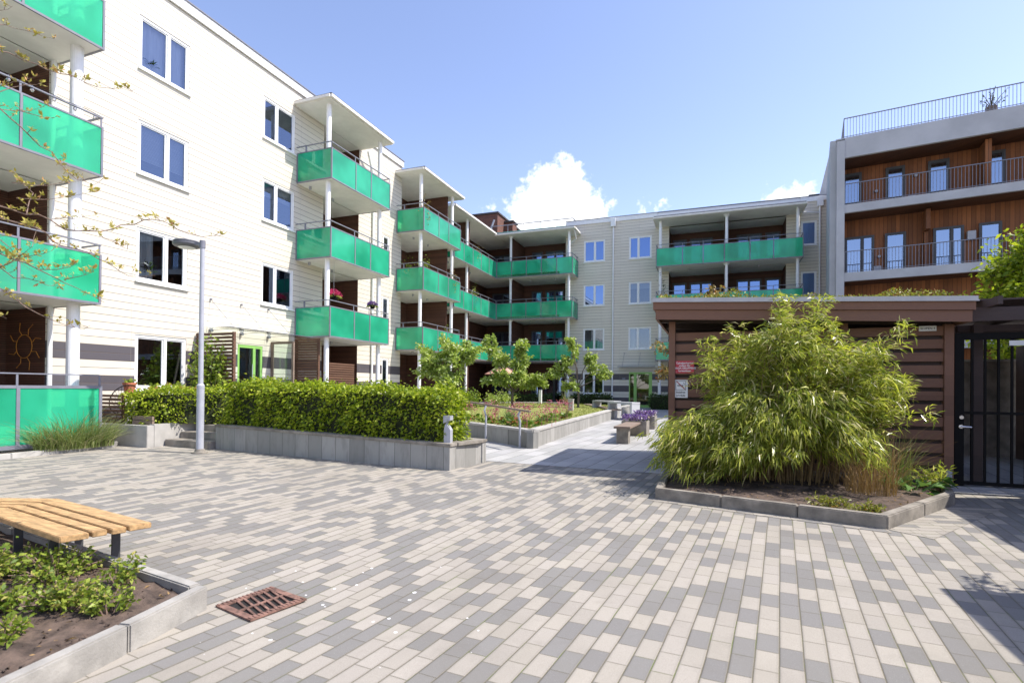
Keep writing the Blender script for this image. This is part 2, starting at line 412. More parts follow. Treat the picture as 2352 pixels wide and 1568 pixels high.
M['low'] = leafmat('shrub_leaf', (.10, .17, .02), (.36, .42, .06), .32, third=(.5, .44, .13))
M['grassb'] = leafmat('tall_grass', (.13, .19, .04), (.34, .37, .14), .3, third=(.42, .36, .22))
M['dry'] = leafmat('dry_grass', (.26, .155, .06), (.45, .31, .15), .2, .7)
M['hosta'] = leafmat('hosta_leaf', (.08, .17, .06), (.16, .28, .07), .3)
M['bud'] = leafmat('bud_leaf', (.36, .32, .05), (.55, .46, .16), .3, .7, third=(.5, .27, .12))
M['lawnb'] = leafmat('lawn_blade', (.18, .22, .04), (.34, .34, .09), .3)
M['berg'] = leafmat('bergenia_leaf', (.07, .15, .02), (.24, .30, .05), .3, third=(.35, .10, .05))
M['mag'] = leafmat('magenta_petal', (.42, .02, .10), (.7, .06, .22), .3)
M['purple'] = leafmat('purple_petal', (.10, .05, .25), (.35, .22, .5), .3, third=(.7, .62, .72))
M['rosy'] = leafmat('rose_flower', (.40, .09, .15), (.55, .22, .27), .3)
M['sedum'] = leafmat('sedum_leaf', (.17, .19, .03), (.38, .38, .05), .25, third=(.4, .22, .06))
M['autumn'] = leafmat('bronze_leaf', (.25, .19, .06), (.48, .36, .14), .3, third=(.4, .16, .05))
M['darkl'] = leafmat('box_leaf', (.025, .055, .012), (.07, .12, .02), .25)


def stone():
    N, n, b, o = mat('planter_stone'); p = n.pos(); s = n.sep(p)
    a = n.m('ADD', s[0], n.m('MULTIPLY', s[1], .93)); q = n.m('DIVIDE', a, .34); idx = n.m('FLOOR', q); fr = n.m('FRACT', q)
    rn = n.white(idx, '1D'); c = n.mix(rn, (.25, .245, .225), (.37, .36, .335))
    c = n.mix(n.m('MULTIPLY', n.ss(n.noise(n.vm('MULTIPLY', p, (4, 4, 1)), 2, 5, .65), .42, .7), .45), c, (.17, .165, .15))
    e = n.ss(n.m('MULTIPLY', n.m('MINIMUM', fr, n.m('SUBTRACT', 1.0, fr)), .34), .002, .006)
    top = n.sep(n.n('ShaderNodeNewGeometry').outputs['Normal'])[2]
    e2 = n.m('MAXIMUM', e, n.m('GREATER_THAN', top, .6))
    c = n.mix(e2, (.09, .085, .075), c); n.set(b.inputs['Base Color'], c); b.inputs['Roughness'].default_value = .8
    n.set(b.inputs['Normal'], n.bump(n.m('ADD', e2, n.m('MULTIPLY', n.noise(p, 30, 4), .2)), .35, .008)); return N
def brick():
    N, n, b, o = mat('brown_brick'); p = n.pos(); s = n.sep(p)
    t = n.n('ShaderNodeTexBrick'); n.set(t.inputs['Vector'], n.comb(n.m('ADD', s[0], s[1]), s[2], 0.0))
    t.inputs['Color1'].default_value = (.16, .055, .032, 1); t.inputs['Color2'].default_value = (.10, .034, .022, 1); t.inputs['Mortar'].default_value = (.16, .12, .10, 1)
    t.inputs['Scale'].default_value = 1; t.inputs['Brick Width'].default_value = .25; t.inputs['Row Height'].default_value = .075; t.inputs['Mortar Size'].default_value = .008
    n.set(b.inputs['Base Color'], t.outputs[0]); b.inputs['Roughness'].default_value = .9; return N
def lawnmat():
    N, n, b, o = mat('lawn_grass'); p = n.pos()
    c = n.mix(n.ss(n.noise(p, 1.4, 5, .6), .3, .7), (.17, .20, .035), (.30, .30, .075))
    c = n.mix(n.m('MULTIPLY', n.ss(n.noise(p, 40, 3), .4, .7), .5), c, (.08, .12, .02))
    n.set(b.inputs['Base Color'], c); b.inputs['Roughness'].default_value = .9; n.set(b.inputs['Normal'], n.bump(n.noise(p, 60, 4), .8, .02)); return N
M['stone'] = stone(); M['brick'] = brick(); M['lawn'] = lawnmat()

# ------------------------------------------------------------------ setting: ground, path, lawn
g = MB(); NA = 96; rr = [0, .6, 2, 5, 9, 14, 20, 27, 34, 60, 160, 600]
vs = [(-2.8, 3.2, 0)]; fs = []
for r in rr[1:]:
    for k in range(NA):
        a = 2*math.pi*k/NA; x, y = -2.8+r*math.cos(a), 3.2+r*math.sin(a); vs.append((x, y, gz(x, y)))
for k in range(NA): fs.append((0, 1+k, 1+(k+1) % NA))
for i in range(len(rr)-2):
    for k in range(NA):
        a = 1+i*NA; fs.append((a+k, a+NA+k, a+NA+(k+1) % NA, a+(k+1) % NA))
g.add(vs, fs); tag(g.build('paved_plaza', M['paver'], recalc=False), kind='structure')
def sheet(name, pts, dz, mt, n=24, kind='structure', zf=None):
    """quad region given by four corners laid over the sloping ground"""
    b = MB(); vs = []; fs = []; A, B, C, D = [Vector((*p, 0)) for p in pts]
    for i in range(n+1):
        for j in range(n+1):
            s, t = i/n, j/n; p = (A*(1-s)+B*s)*(1-t)+(D*(1-s)+C*s)*t
            vs.append((p.x, p.y, (zf or gz)(p.x, p.y)+dz))
    for i in range(n):
        for j in range(n): fs.append((i*(n+1)+j, (i+1)*(n+1)+j, (i+1)*(n+1)+j+1, i*(n+1)+j+1))
    b.add(vs, fs); o = b.build(name, mt, recalc=False); return tag(o, kind=kind)
sheet('slab_path', [(-10.3, 10.15), (8.5, 9.1), (8.5, 34.3), (-10.3, 34.3)], .006, M['slab'], 30)
lawn_poly = [(-4.17, 12.18), (-6.95, 14.0), (-10.2, 16.2), (-11.7, 21), (-12.0, 26), (-11.4, 28.2), (-9.5, 29.4), (-7.4, 29.1), (-4.17, 28.2)]
def lz(x, y): return .56+.0112*(y-12)
b = MB(); cx, cy = -7.6, 21.0
vs = [(cx, cy, lz(cx, cy)+.04)]+[(x, y, lz(x, y)-.02) for x, y in lawn_poly]
b.add(vs, [(0, 1+i, 1+(i+1) % len(lawn_poly)) for i in range(len(lawn_poly))])
tag(b.build('lawn', M['lawn'], recalc=False), kind='structure')
# short blades over the lawn (uncountable)
lf = Leaves(); N = 9000
pp = []
def inside(x, y, poly):
    c = False; n = len(poly)
    for i in range(n):
        x0, y0 = poly[i]; x1, y1 = poly[i-1]
        if (y0 > y) != (y1 > y) and x < (x1-x0)*(y-y0)/(y1-y0)+x0: c = not c
    return c
while len(pp) < N:
    x, y = rng.uniform(-12, -4), rng.uniform(12, 29.5)
    if inside(x, y, lawn_poly): pp.append((x, y, lz(x, y)-.02))
pp = np.array(pp); d = npr.normal(size=(N, 3))*.5; d[:, 2] = 1
lf.quads(pp, d, npr.uniform(.04, .09, N), .02)
tag(lf.build('lawn_grass', M['lawnb']), 'short yellow-green grass growing over the raised lawn', 'grass', kind='stuff')

# ------------------------------------------------------------------ buildings
X0, YF = -14.2, 34.4
FL = [3.34, 6.15, 8.95]                             # undersides of the balcony slabs
mapL = lambda u, n, z: (X0+n, u, z)                 # left wing: u runs away from the viewer, n out of the wall
mapB = lambda u, n, z: (u, YF-n, z)                 # back wing: u runs to the right, n towards the viewer
_a = rad(-8.6); RD = (math.cos(_a), math.sin(_a))
mapR = lambda u, n, z: (5.44+RD[0]*u+RD[1]*n, 27.13+RD[1]*u-RD[0]*n, z)

def holed(b, u0, u1, z0, z1, holes, n=0, depth=.12):
    us = sorted({u0, u1, *[h[0] for h in holes], *[h[1] for h in holes]}); zs = sorted({z0, z1, *[h[2] for h in holes], *[h[3] for h in holes]})
    us = [q for q in us if u0 <= q <= u1]; zs = [q for q in zs if z0 <= q <= z1]
    for a, c in zip(us, us[1:]):
        for e, f in zip(zs, zs[1:]):
            mu, mz = (a+c)/2, (e+f)/2
            if any(h[0] < mu < h[1] and h[2] < mz < h[3] for h in holes): continue
            b.quad((a, n, e), (c, n, e), (c, n, f), (a, n, f))
    for h in holes:
        if len(h) > 4: continue
        a, c, e, f = h[:4]
        b.quad((a, n, e), (a, n-depth, e), (a, n-depth, f), (a, n, f)); b.quad((c, n, e), (c, n-depth, e), (c, n-depth, f), (c, n, f))
        b.quad((a, n, f), (c, n, f), (c, n-depth, f), (a, n-depth, f)); b.quad((a, n, e), (c, n, e), (c, n-depth, e), (a, n-depth, e))

def window(par, mp, u0, u1, z0, z1, split=.5, cover=None, open_=0, pane='pane', fm='white', n0=0, label=None):
    """a window: frame mesh, with pane, sill and blind or curtain as its own pieces"""
    fw = .07; n1, n2 = n0-.10, n0-.02; um = u0+(u1-u0)*split
    f = MB(mp)
    f.box(u0, u1, n1, n2, z0, z0+fw); f.box(u0, u1, n1, n2, z1-fw, z1); f.box(u0, u0+fw, n1, n2, z0+fw, z1-fw); f.box(u1-fw, u1, n1, n2, z0+fw, z1-fw)
    if split: f.box(um-.035, um+.035, n1, n2+.01, z0+fw, z1-fw)
    for (a, c) in ([(u0+fw, um-.035), (um+.035, u1-fw)] if split else [(u0+fw, u1-fw)]):
        t = .035
        f.box(a, c, n1+.02, n2-.02, z0+fw, z0+fw+t); f.box(a, c, n1+.02, n2-.02, z1-fw-t, z1-fw)
        f.box(a, a+t, n1+.02, n2-.02, z0+fw+t, z1-fw-t); f.box(c-t, c, n1+.02, n2-.02, z0+fw+t, z1-fw-t)
    w_ = f.build('window', M[fm], par)
    if label: w_['label'] = label
    MB(mp).quad((u0+fw, n0-.065, z0+fw), (u1-fw, n0-.065, z0+fw), (u1-fw, n0-.065, z1-fw), (u0+fw, n0-.065, z1-fw)).build('pane', M[pane], w_, recalc=False)
    if n0 == 0: MB(mp).box(u0-.03, u1+.03, n0-.02, n0+.06, z0-.045, z0-.004).build('sill', M['white'], w_)
    if cover:
        kind, amt = cover
        c = MB(mp); nn = n0-.22
        if kind == 'blind': c.quad((u0, nn, z1-(z1-z0)*amt), (u1, nn, z1-(z1-z0)*amt), (u1, nn, z1), (u0, nn, z1))
        else:
            K = 26
            for i in range(K):
                a, e = u0+(u1-u0)*amt*i/K, u0+(u1-u0)*amt*(i+1)/K; o0 = .035*math.sin(i*1.9); o1 = .035*math.sin((i+1)*1.9)
                c.quad((a, nn+o0, z0), (e, nn+o1, z0), (e, nn+o1, z1), (a, nn+o0, z1))
        c.build('blind' if kind == 'blind' else 'curtain', M['blind' if kind == 'blind' else 'curtain'], w_, recalc=False)
    return w_

def house_plant(mp, par, u, z, h=.45, nn=-.2):
    l = Leaves(); base = np.array(mp(u, nn, z+.08)); N = 26
    d = npr.normal(size=(N, 3)); d[:, 2] = np.abs(d[:, 2])+.4
    l.quads(np.repeat(base[None], N, 0)+npr.normal(size=(N, 3))*.05+np.array([0, 0, h*.3]), d, npr.uniform(.15, .3, N)*h/.45, .05, droop=.3)
    return l.build('window_plant', M['darkl'], par)

def balcony(par, mp, u0, u1, nf, zb, mull, near=True, far=True, top=1.1, light=(), nb=0., mids=(.5,)):
    """slab with green glass panels, steel frame and handrail"""
    s = MB(mp); s.box(u0+.02, u1-.02, nb, nf-.03, zb+.015, zb+.2)
    sl_ = s.build('balcony', M['soffit'], par)
    zt = zb+top; ms = [u0, *mull, u1]
    for a, c in zip(ms, ms[1:]):
        MB(mp).box(a+.03, c-.03, nf-.012, nf, zb+.04, zt-.03).build('glass_panel', M['gglass'], sl_)
    for on, u in ((near, u0), (far, u1)):
        if on: MB(mp).box(u-.006, u+.006, nb+.06, nf-.03, zb+.04, zt-.03).build('glass_panel', M['gglass'], sl_)
    f = MB(mp); t = .022
    for q in ms: f.box(q-t, q+t, nf-.03, nf+.012, zb, zt); f.box(q-.018, q+.018, nf-.045, nf-.031, zt, zt+.2)
    f.box(u0+t, u1-t, nf-.03, nf+.01, zb, zb+.045); f.box(u0+t, u1-t, nf-.03, nf+.01, zt-.035, zt)
    f.box(u0-.03, u1+.03, nf-.065, nf-.02, zt+.2, zt+.225)
    for on, u in ((near, u0), (far, u1)):
        if not on: continue
        f.box(u-.02, u+.02, nb+.03, nf-.031, zb, zb+.045); f.box(u-.02, u+.02, nb+.03, nf-.031, zt-.035, zt); f.box(u-.02, u+.02, nb+.01, nb+.05, zb+.046, zt-.036)
        f.box(u-.025, u+.025, nb+.0, nf-.066, zt+.2, zt+.225); f.box(u-.018, u+.018, nb+.4, nb+.45, zt, zt+.2)
    f.build('railing', M['steel'], sl_)
    for (u, n) in light:
        MB(mp).tube([(u, n, zb+.015), (u, n, zb-.09)], .05, 10).build('ceiling_light', M['lsteel'], sl_)
    return sl_

def recess(par, mp, u0, u1, z0, z1, depth=1.5, dm='brown', back=True, doors=(), right_side=True, left_side=True):
    b = MB(mp)
    if back: b.quad((u0, -depth, z0), (u1, -depth, z0), (u1, -depth, z1), (u0, -depth, z1))
    if left_side: b.quad((u0, 0, z0), (u0, -depth, z0), (u0, -depth, z1), (u0, 0, z1))
    if right_side: b.quad((u1, 0, z0), (u1, -depth, z0), (u1, -depth, z1), (u1, 0, z1))
    o = b.build('recess_wall', M[dm], par, recalc=False)
    MB(mp).box(u0+.004, u1-.004, -depth+.004, .0, z1-.006, z1+.2).build('recess_ceiling', M['soffit'], par)
    for (a, c, h0, h1, gl) in doors:
        window(par, mp, a, c, z0+h0, z0+h1, 0 if c-a < 1 else .5, None, 0, gl, 'dsteel', -depth+.11)
    return o

def column(par, mp, u, n, z0, z1, r=.075, cap=False, levels=()):
    b = MB(mp); b.tube([(u, n, z0), (u, n, z1)], r, 18)
    if cap:
        for z in levels: b.tube([(u, n, z-.16), (u, n, z-.12), (u, n, z-.02), (u, n, z)], [r+.002, r+.005, r+.1, r+.1], 18)
    return b.build('column', M['white'], par, smooth=False)

def broof(par, mp, u0, u1, nf, z=11.75, t=.12):
    o = MB(mp).box(u0, u1, .0, nf, z, z+t).build('balcony_roof', M['soffit'], par)
    MB(mp).box(u0-.04, u1+.04, 0., nf+.06, z+t+.003, z+t+.05).build('roof_covering', M['roofing'], o)
    gt = MB(mp); gt.box(u0-.05, u1+.05, nf+.004, nf+.1, z+.02, z+t); gt.box(u0-.1, u0-.004, 0, nf+.003, z+.02, z+t-.003); gt.box(u1+.004, u1+.1, 0, nf+.003, z+.02, z+t-.003)
    gt.build('gutter', M['cream'], o)
    return o

# ---- left wing ------------------------------------------------------------
LW = thing('apartment_building', (X0, 12, .7), 'long cream board-clad apartment wing on the left with stacked green glass balconies in full sun', 'apartment building')
tops = [2.92, 5.76, 8.6, 11.38]
wins = []
for z in tops: wins += [(9.5, 10.95, z-1.42, z), (13.63, 15.08, z-1.42, z)] if z > 3 else [(9.5, 10.95, z-1.45, z)]
small = [(20.62, 21.15, z-1.4, z) for z in tops[:3]]
doorL = (12.72, 13.72, .75, 2.92)
recs = []
for u0, u1 in ((3.6, 7.5), (16.6, 18.8)):
    lv = [.75]+[q+.2 for q in FL]; tp = FL+[11.74]
    recs += [(u0, u1, a, c, 1) for a, c in zip(lv, tp)]
b = MB(mapL)
holed(b, -9, 22.12, -.1, 12.5, wins+small+[doorL]+recs)
b.quad((22.12, 0, -.1), (22.12, -1.5, -.1), (22.12, -1.5, 12.5), (22.12, 0, 12.5))
b.build('wall', M['clad'], LW, recalc=False)
b = MB(); b.quad((X0, -9, 12.3), (X0, 22.12, 12.3), (-27, 22.12, 12.3), (-27, -9, 12.3)); b.quad((-27, -9, 0), (-27, 36, 0), (-27, 36, 12.3), (-27, -9, 12.3))
b.quad((X0, -9, -.1), (-27, -9, -.1), (-27, -9, 12.3), (X0, -9, 12.3)); b.quad((-15.7, 22.12, 11.9), (-15.7, 36, 11.9), (-27, 36, 11.9), (-27, 22.12, 11.9))
b.build('roof', M['roofing'], LW, recalc=False)
MB(mapL).box(-9, 22.18, .004, .07, 12.27, 12.55).build('parapet_fascia', M['white'], LW)
MB(mapL).box(-9, 22.2, -.2, .1, 12.553, 12.59).build('parapet_cap', M['steel'], LW)
covers = {(0, 1): None, (1, 1): ('curtain', .42), (2, 1): ('blind', .68), (3, 1): ('curtain', .97), (1, 2): None, (2, 2): ('blind', .35), (3, 2): None}
for i, z in enumerate(tops):
    w1 = window(LW, mapL, 9.5, 10.95, z-(1.45 if i == 0 else 1.42), z, .57, covers[(i, 1)], 0, 'pane1' if i > 1 else 'pane')
    if i != 2: house_plant(mapL, w1, 9.95, z-1.35, .5 if i != 1 else .7)
    if i: window(LW, mapL, 13.63, 15.08, z-1.42, z, .43, covers[(i, 2)], 0, 'pane1', label='window tilted open' if i == 1 else None)
    if i < 3: window(LW, mapL, 20.62, 21.15, z-1.4, z, 0)
# green entrance door
f = MB(mapL); a, c, e, h = doorL; 
f.box(a, c, -.1, -.01, h-.1, h); f.box(a, a+.08, -.1, -.01, e, h-.1); f.box(c-.08, c, -.1, -.01, e, h-.1); f.box(a+.62, a+.72, -.1, -.012, e, h-.1); f.box(a+.08, c-.08, -.1, -.013, e, e+.15)
dr = f.build('entrance_door', M['greenp'], LW)
MB(mapL).quad((a+.08, -.06, e+.15), (c-.08, -.06, e+.15), (c-.08, -.06, h-.1), (a+.08, -.06, h-.1)).build('pane', M['pane'], dr, recalc=False)
MB(mapL).tube([(a+.56, .03, 1.5), (a+.56, .03, 2.3)], .012, 8).build('handle', M['lsteel'], dr)
# glass canopy over the entrance
cn = MB(mapL).box(11.5, 14.95, .03, 1.05, 3.30, 3.312).build('glass_canopy', M['cglass'], LW)
r_ = MB(mapL); r_.box(11.5, 14.95, 1.035, 1.05, 3.295, 3.318)
for u in (11.71, 12.82, 13.93):
    r_.tube([(u, .02, 4.19), (u, .95, 3.34)], .007, 6); r_.tube([(u, -.0, 4.19), (u, .06, 4.19)], .028, 10); r_.tube([(u, 0, 3.25), (u, .1, 3.25)], .05, 10); r_.bar((u, .05, 3.25), (u, 1.0, 3.28), .012, .012)
r_.build('tie_rods', M['steel'], cn)
# balcony stack beside the camera and the first two bays
NF0, NFA, NFB = 1.6, 1.57, 1.5
for k, zb in enumerate(FL):
    balcony(LW, mapL, 3.2, 7.66, NF0, zb, (4.75, 6.2), light=((5.4, .7),))
    balcony(LW, mapL, 15.18, 18.78, NFA, zb, (16.53, 17.49), light=((16.9, .2), (15.6, .25)))
for i, (zl, zh) in enumerate(zip([.75]+[q+.2 for q in FL], FL+[11.74])):
    recess(LW, mapL, 3.6, 7.5, zl, zh, 1.5, 'brown', doors=[(4.6, 5.6, .02, 2.2, 'pane')])
    recess(LW, mapL, 16.6, 18.8, zl, zh, 1.4, 'brown', doors=[(16.9, 17.75, .02, 2.1, 'pane')])
broof(LW, mapL, 15.10, 18.86, 1.56)
column(LW, mapL, 7.42, 1.12, .6, 11.9, .12)
MB(mapL).tube([(7.55, .07, .6), (7.55, .07, 12.2)], .05, 12).build('downpipe', M['white'], LW)
column(LW, mapL, 15.42, 1.22, .7, 11.75, .09); column(LW, mapL, 18.55, 1.22, .7, 11.75, .085)
MB(mapL).tube([(19.75, .07, .6), (19.75, .07, 10.6), (19.55, .15, 10.95), (19.0, .3, 11.7)], .05, 12).build('downpipe', M['white'], LW)
# ground floor screen of the near stack
s = MB(mapL).box(3.2, 7.66, 1.1, 1.5, .18, .3).build('terrace_edge', M['conc'], LW)
ms = [3.2, 4.75, 6.22, 7.7]
scr = MB(mapL)
for q in ms: scr.box(q-.03, q+.03, NF0-.03, NF0+.015, .32, 1.56); scr.box(q-.018, q+.018, NF0-.045, NF0-.031, 1.56, 1.78)
scr.box(3.2, 7.7, NF0-.029, NF0+.012, .32, .40); scr.box(3.2, 7.7, NF0-.029, NF0+.012, 1.50, 1.56); scr.box(3.2, 7.68, NF0-.065, NF0-.02, 1.78, 1.805)
gs = scr.build('terrace_screen', M['steel'], LW)
for a, c in zip(ms, ms[1:]): MB(mapL).box(a+.03, c-.03, NF0-.012, NF0, .40, 1.50).build('glass_panel', M['gglass'], gs)
# bay B (beyond the first facade) and the corner bays C, D share recessed brown walls
b = MB(); XR = -15.7
b.quad((XR, 22.12, -.1), (XR, 36, -.1), (XR, 36, 11.9), (XR, 22.12, 11.9)); b.quad((XR, 36, -.1), (-9.25, 36, -.1), (-9.25, 36, 11.9), (XR, 36, 11.9))
b.build('recess_wall', M['brown'], LW, recalc=False)
for zl, zh in zip([.75]+[q+.2 for q in FL], FL+[11.74]):
    MB().box(-15.66, -13.25, 25.02, 25.12, zl, zh).build('divider_wall', M['brown'], LW)
    MB().box(-15.66, -14.0, 29.3, 29.42, zl, zh).build('divider_wall', M['brown'], LW)
    window(LW, lambda u, n, z: (XR+n, u, z), 22.7, 23.6, zl+.02, zl+2.1, 0, None, 0, 'pane', 'dsteel', .11)
    window(LW, lambda u, n, z: (XR+n, u, z), 26.3, 28.3, zl+.02, zl+2.1, .5, None, 0, 'pane', 'dsteel', .11)
mapC = lambda u, n, z: (XR+n, u, z)
for zb in FL:
    balcony(LW, mapC, 21.7, 25.55, 3.0, zb, (23.15, 24.19), light=((24.0, 1.9), (22.6, 1.9)), nb=1.5)
    MB().box(XR, -14.2, 22.13, 25.6, zb+.015, zb+.2).build('balcony_floor', M['soffit'], LW)
    # corner balcony, first leg
    balcony(LW, mapC, 26.7, 32.88, 2.05, zb, (27.94, 29.18, 30.42, 31.66), near=True, far=False, light=((27.6, 1.2), (30.6, 1.2)), nb=.0)
o = broof(LW, mapC, 21.62, 25.75, 3.02)
column(LW, mapC, 21.98, 2.66, .7, 11.75, .085); column(LW, mapC, 25.2, 2.66, .7, 11.75, .085)
broof(LW, mapC, 26.6, 32.5, 2.1, 11.78)
column(LW, mapC, 29.0, 1.72, .6, 11.78, .085)

# ---- back wing --------------------------------------------------------------
BW = thing('apartment_building', (-2, YF, .45), 'shaded cream apartment wing closing the courtyard at the back, with columns of blue windows', 'apartment building')
tb = [2.66, 5.56, 8.46, 11.36]
cols = [(-8.01, -6.61), (-5.06, -3.65)]
wb = []
for i, z in enumerate(tb):
    wb.append((cols[0][0], cols[0][1], z-1.42, z))
    if i: wb.append((cols[1][0], cols[1][1], z-1.42, z))
    wb.append((4.73, 5.53, z-1.4, z))
doorB = (-5.0, -3.56, .44, 2.69)
rb = [(-2.59, 3.96, a, c, 1) for a, c in zip([.5]+[q+.2 for q in FL], FL+[11.72])]
b = MB(mapB); holed(b, -9.25, 6.17, 0, 12.66, wb+[doorB]+rb)
b.quad((-9.25, 0, 0), (-9.25, -1.6, 0), (-9.25, -1.6, 12.66), (-9.25, 0, 12.66)); b.quad((6.17, 0, 0), (6.17, -12, 0), (6.17, -12, 12.66), (6.17, 0, 12.66))
b.build('wall', M['clad'], BW, recalc=False)
b = MB(mapB); b.quad((-27, -1.6, 12.5), (6.17, -1.6, 12.5), (6.17, -14, 12.5), (-27, -14, 12.5)); b.quad((-9.25, 0, 12.5), (6.17, 0, 12.5), (6.17, -1.6, 12.5), (-9.25, -1.6, 12.5)); b.quad((-27, -14, 0), (6.17, -14, 0), (6.17, -14, 12.5), (-27, -14, 12.5))
b.quad((-27, -1.6, 11.9), (-9.25, -1.6, 11.9), (-9.25, -1.6, 12.5), (-27, -1.6, 12.5))
b.build('roof', M['roofing'], BW, recalc=False)
f = MB(mapB); f.box(-9.2, -3.3, .004, .06, 12.45, 12.72); f.box(4.7, 6.2, .004, .06, 12.45, 12.72); f.box(-3.29, 4.69, .004, .05, 12.46, 12.70); f.build('parapet_fascia', M['white'], BW)
MB(mapB).box(-9.25, 6.22, -.2, .08, 12.723, 12.76).build('parapet_cap', M['steel'], BW)
cvr = [('curtain', .3), None, None, ('blind', .9)]
for i, z in enumerate(tb):
    window(BW, mapB, *cols[0], z-1.42, z, .52, ('blind', 1.0) if i == 1 else None, 0, ('pane3', 'pane3', 'pane2', 'pane2')[i])
    if i: window(BW, mapB, *cols[1], z-1.42, z, .42, (None, ('curtain', .3), ('blind', .3), None)[i], 0, (None, 'pane3', 'pane3', 'pane2')[i])
    window(BW, mapB, 4.73, 5.53, z-1.4, z, 0, ('curtain', .9) if i > 1 else None, 0, 'pane2')
for u in (-6.06, 5.67):
    p = MB(mapB); p.tube([(u, .08, .45), (u, .08, 12.1)], .05, 12); p.box(u-.15, u+.15, .07, .24, 12.1, 12.62); p.build('downpipe', M['white'], BW)
MB(mapB).tube([(5.62, .1, 11.75), (4.5, .5, 11.8), (4.35, 1.5, 11.75)], .035, 10).build('downpipe', M['white'], BW)
f = MB(mapB); a, c, e, h = doorB
for q0, q1 in ((a, a+.06), (a+.3, a+.48), (c-.2, c)): f.box(q0, q1, -.1, -.01, e, h-.12)
f.box(a, c, -.1, -.011, h-.12, h); f.box(a+.06, c-.2, -.1, -.013, e, e+.16)
dr = f.build('entrance_door', M['greenp'], BW)
MB(mapB).quad((a, -.06, e), (c, -.06, e), (c, -.06, h), (a, -.06, h)).build('pane', M['pane'], dr, recalc=False)
cn = MB(mapB).box(-5.59, -3.3, .03, .95, 3.0, 3.02).build('glass_canopy', M['cglass'], BW)
r_ = MB(mapB); r_.box(-5.59, -3.3, .9, .94, 2.985, 3.03)
for u in (-5.3, -4.3): r_.tube([(u, .0, 3.95), (u, .85, 3.03)], .009, 6)
r_.box(-5.42, -5.24, 0, .08, 2.2, 2.32); r_.build('tie_rods', M['steel'], cn)
# corner balconies D and the right stack E, all facing the courtyard
for k, zb in enumerate(FL):
    dm = [-13.6+1.04*i for i in range(1, 5)]
    balcony(BW, mapB, -13.62, -8.4, 1.5, zb, dm, near=False, far=True, light=((-9.9, .3), (-11.6, .3)))
    MB().box(XR, -9.26, 32.9, 35.99, zb+.016, zb+.199).build('balcony_floor', M['soffit'], BW)
    balcony(BW, mapB, -3.2, 4.62, 1.65, zb, (-1.7, -.55, .6, 1.95, 3.15), light=((-1.4, .3), (2.5, .3)))
for i, (zl, zh) in enumerate(zip([.5]+[q+.2 for q in FL], FL+[11.72])):
    h = 2.15
    recess(BW, mapB, -2.59, 3.96, zl, zh, 1.6, 'brown', doors=[(-2.47, -1.6, .02, h, 'pane2'), (-1.42, -.03, .3, h, 'pane2'), (1.37, 2.8, .3, h, 'pane2'), (3.0, 3.85, .02, h, 'pane2')])
    MB().box(.62, .74, 33.3, 35.95, zl, zh-.02).build('divider_wall', M['brown'], BW)
    MB().box(-12.85, -12.72, 33.3, 35.95, zl, zh).build('divider_wall', M['brown'], BW)
    for a, c in ((-12.15, -11.35), (-11.12, -9.75), (-15.2, -13.6)): window(BW, mapB, a, c, zl+.05, zl+h, 0 if c-a < 1 else .5, None, 0, 'pane2', 'dsteel', -1.49)
broof(BW, mapB, -3.3, 4.7, 1.75, 11.78); broof(BW, mapB, -13.62, -8.3, 1.6, 11.78)
MB().box(XR, -13.66, 32.5, 35.99, 11.78, 11.9).build('balcony_roof', M['soffit'], BW)
MB().box(-13.7, -9.27, 34.41, 35.99, 11.78, 11.9).build('balcony_roof', M['soffit'], BW)
column(BW, mapB, -12.75, 1.15, .5, 11.78, .085, True, FL+[11.78]); column(BW, mapB, -8.72, 1.15, .5, 11.78, .085)
column(BW, mapB, -3.0, 1.25, .5, 11.78, .09); column(BW, mapB, .72, 1.3, .5, 11.78, .085, True, FL+[11.78]); column(BW, mapB, 4.4, 1.25, .5, 11.78, .085)
MB(mapB).tube([(-8.35, 1.3, 11.75), (-8.4, .6, 11.4), (-9.1, .1, 11.1), (-9.15, .08, 10.4)], .045, 10).build('downpipe', M['white'], BW)
# roof details: turquoise upstand with railing and the brick stair tower
MB().box(-15.6, -9.0, 35.9, 36.05, 12.5, 12.98).build('roof_upstand', M['turq'], BW)
r_ = MB(); r_.tube([(-15.5, 36, 13.5), (-9.2, 36, 13.5), (-9.0, 36, 13.3), (-9.0, 37.5, 13.0)], .03, 8)
for i in range(6): r_.tube([(-15.3+i*1.24, 36, 12.9), (-15.3+i*1.24, 36, 13.5)], .02, 6)
r_.build('roof_railing', M['steel'], BW)
tw = MB().box(-18.2, -15.3, 37, 42, 12.4, 14.8).build('stair_tower', M['brick'], BW)
MB().box(-18.3, -15.2, 36.9, 42.1, 14.803, 14.92).build('tower_roof', M['roofing'], tw)
MB().box(-15.29, -14.6, 38.4, 39.3, 13.5, 14.5).build('chimney', M['brick'], tw); MB().box(-15.29, -14.5, 38.3, 39.4, 14.503, 14.6).build('chimney_cap', M['roofing'], tw)
MB().tube([(-15.9, 36.6, 12.9), (-15.4, 36.6, 14.2)], .07, 10).build('vent_pipe', M['lsteel'], BW)
MB(mapB).box(5.3, 6.1, -1.8, -1.2, 12.5, 13.25).build('roof_vent', M['black'], BW)

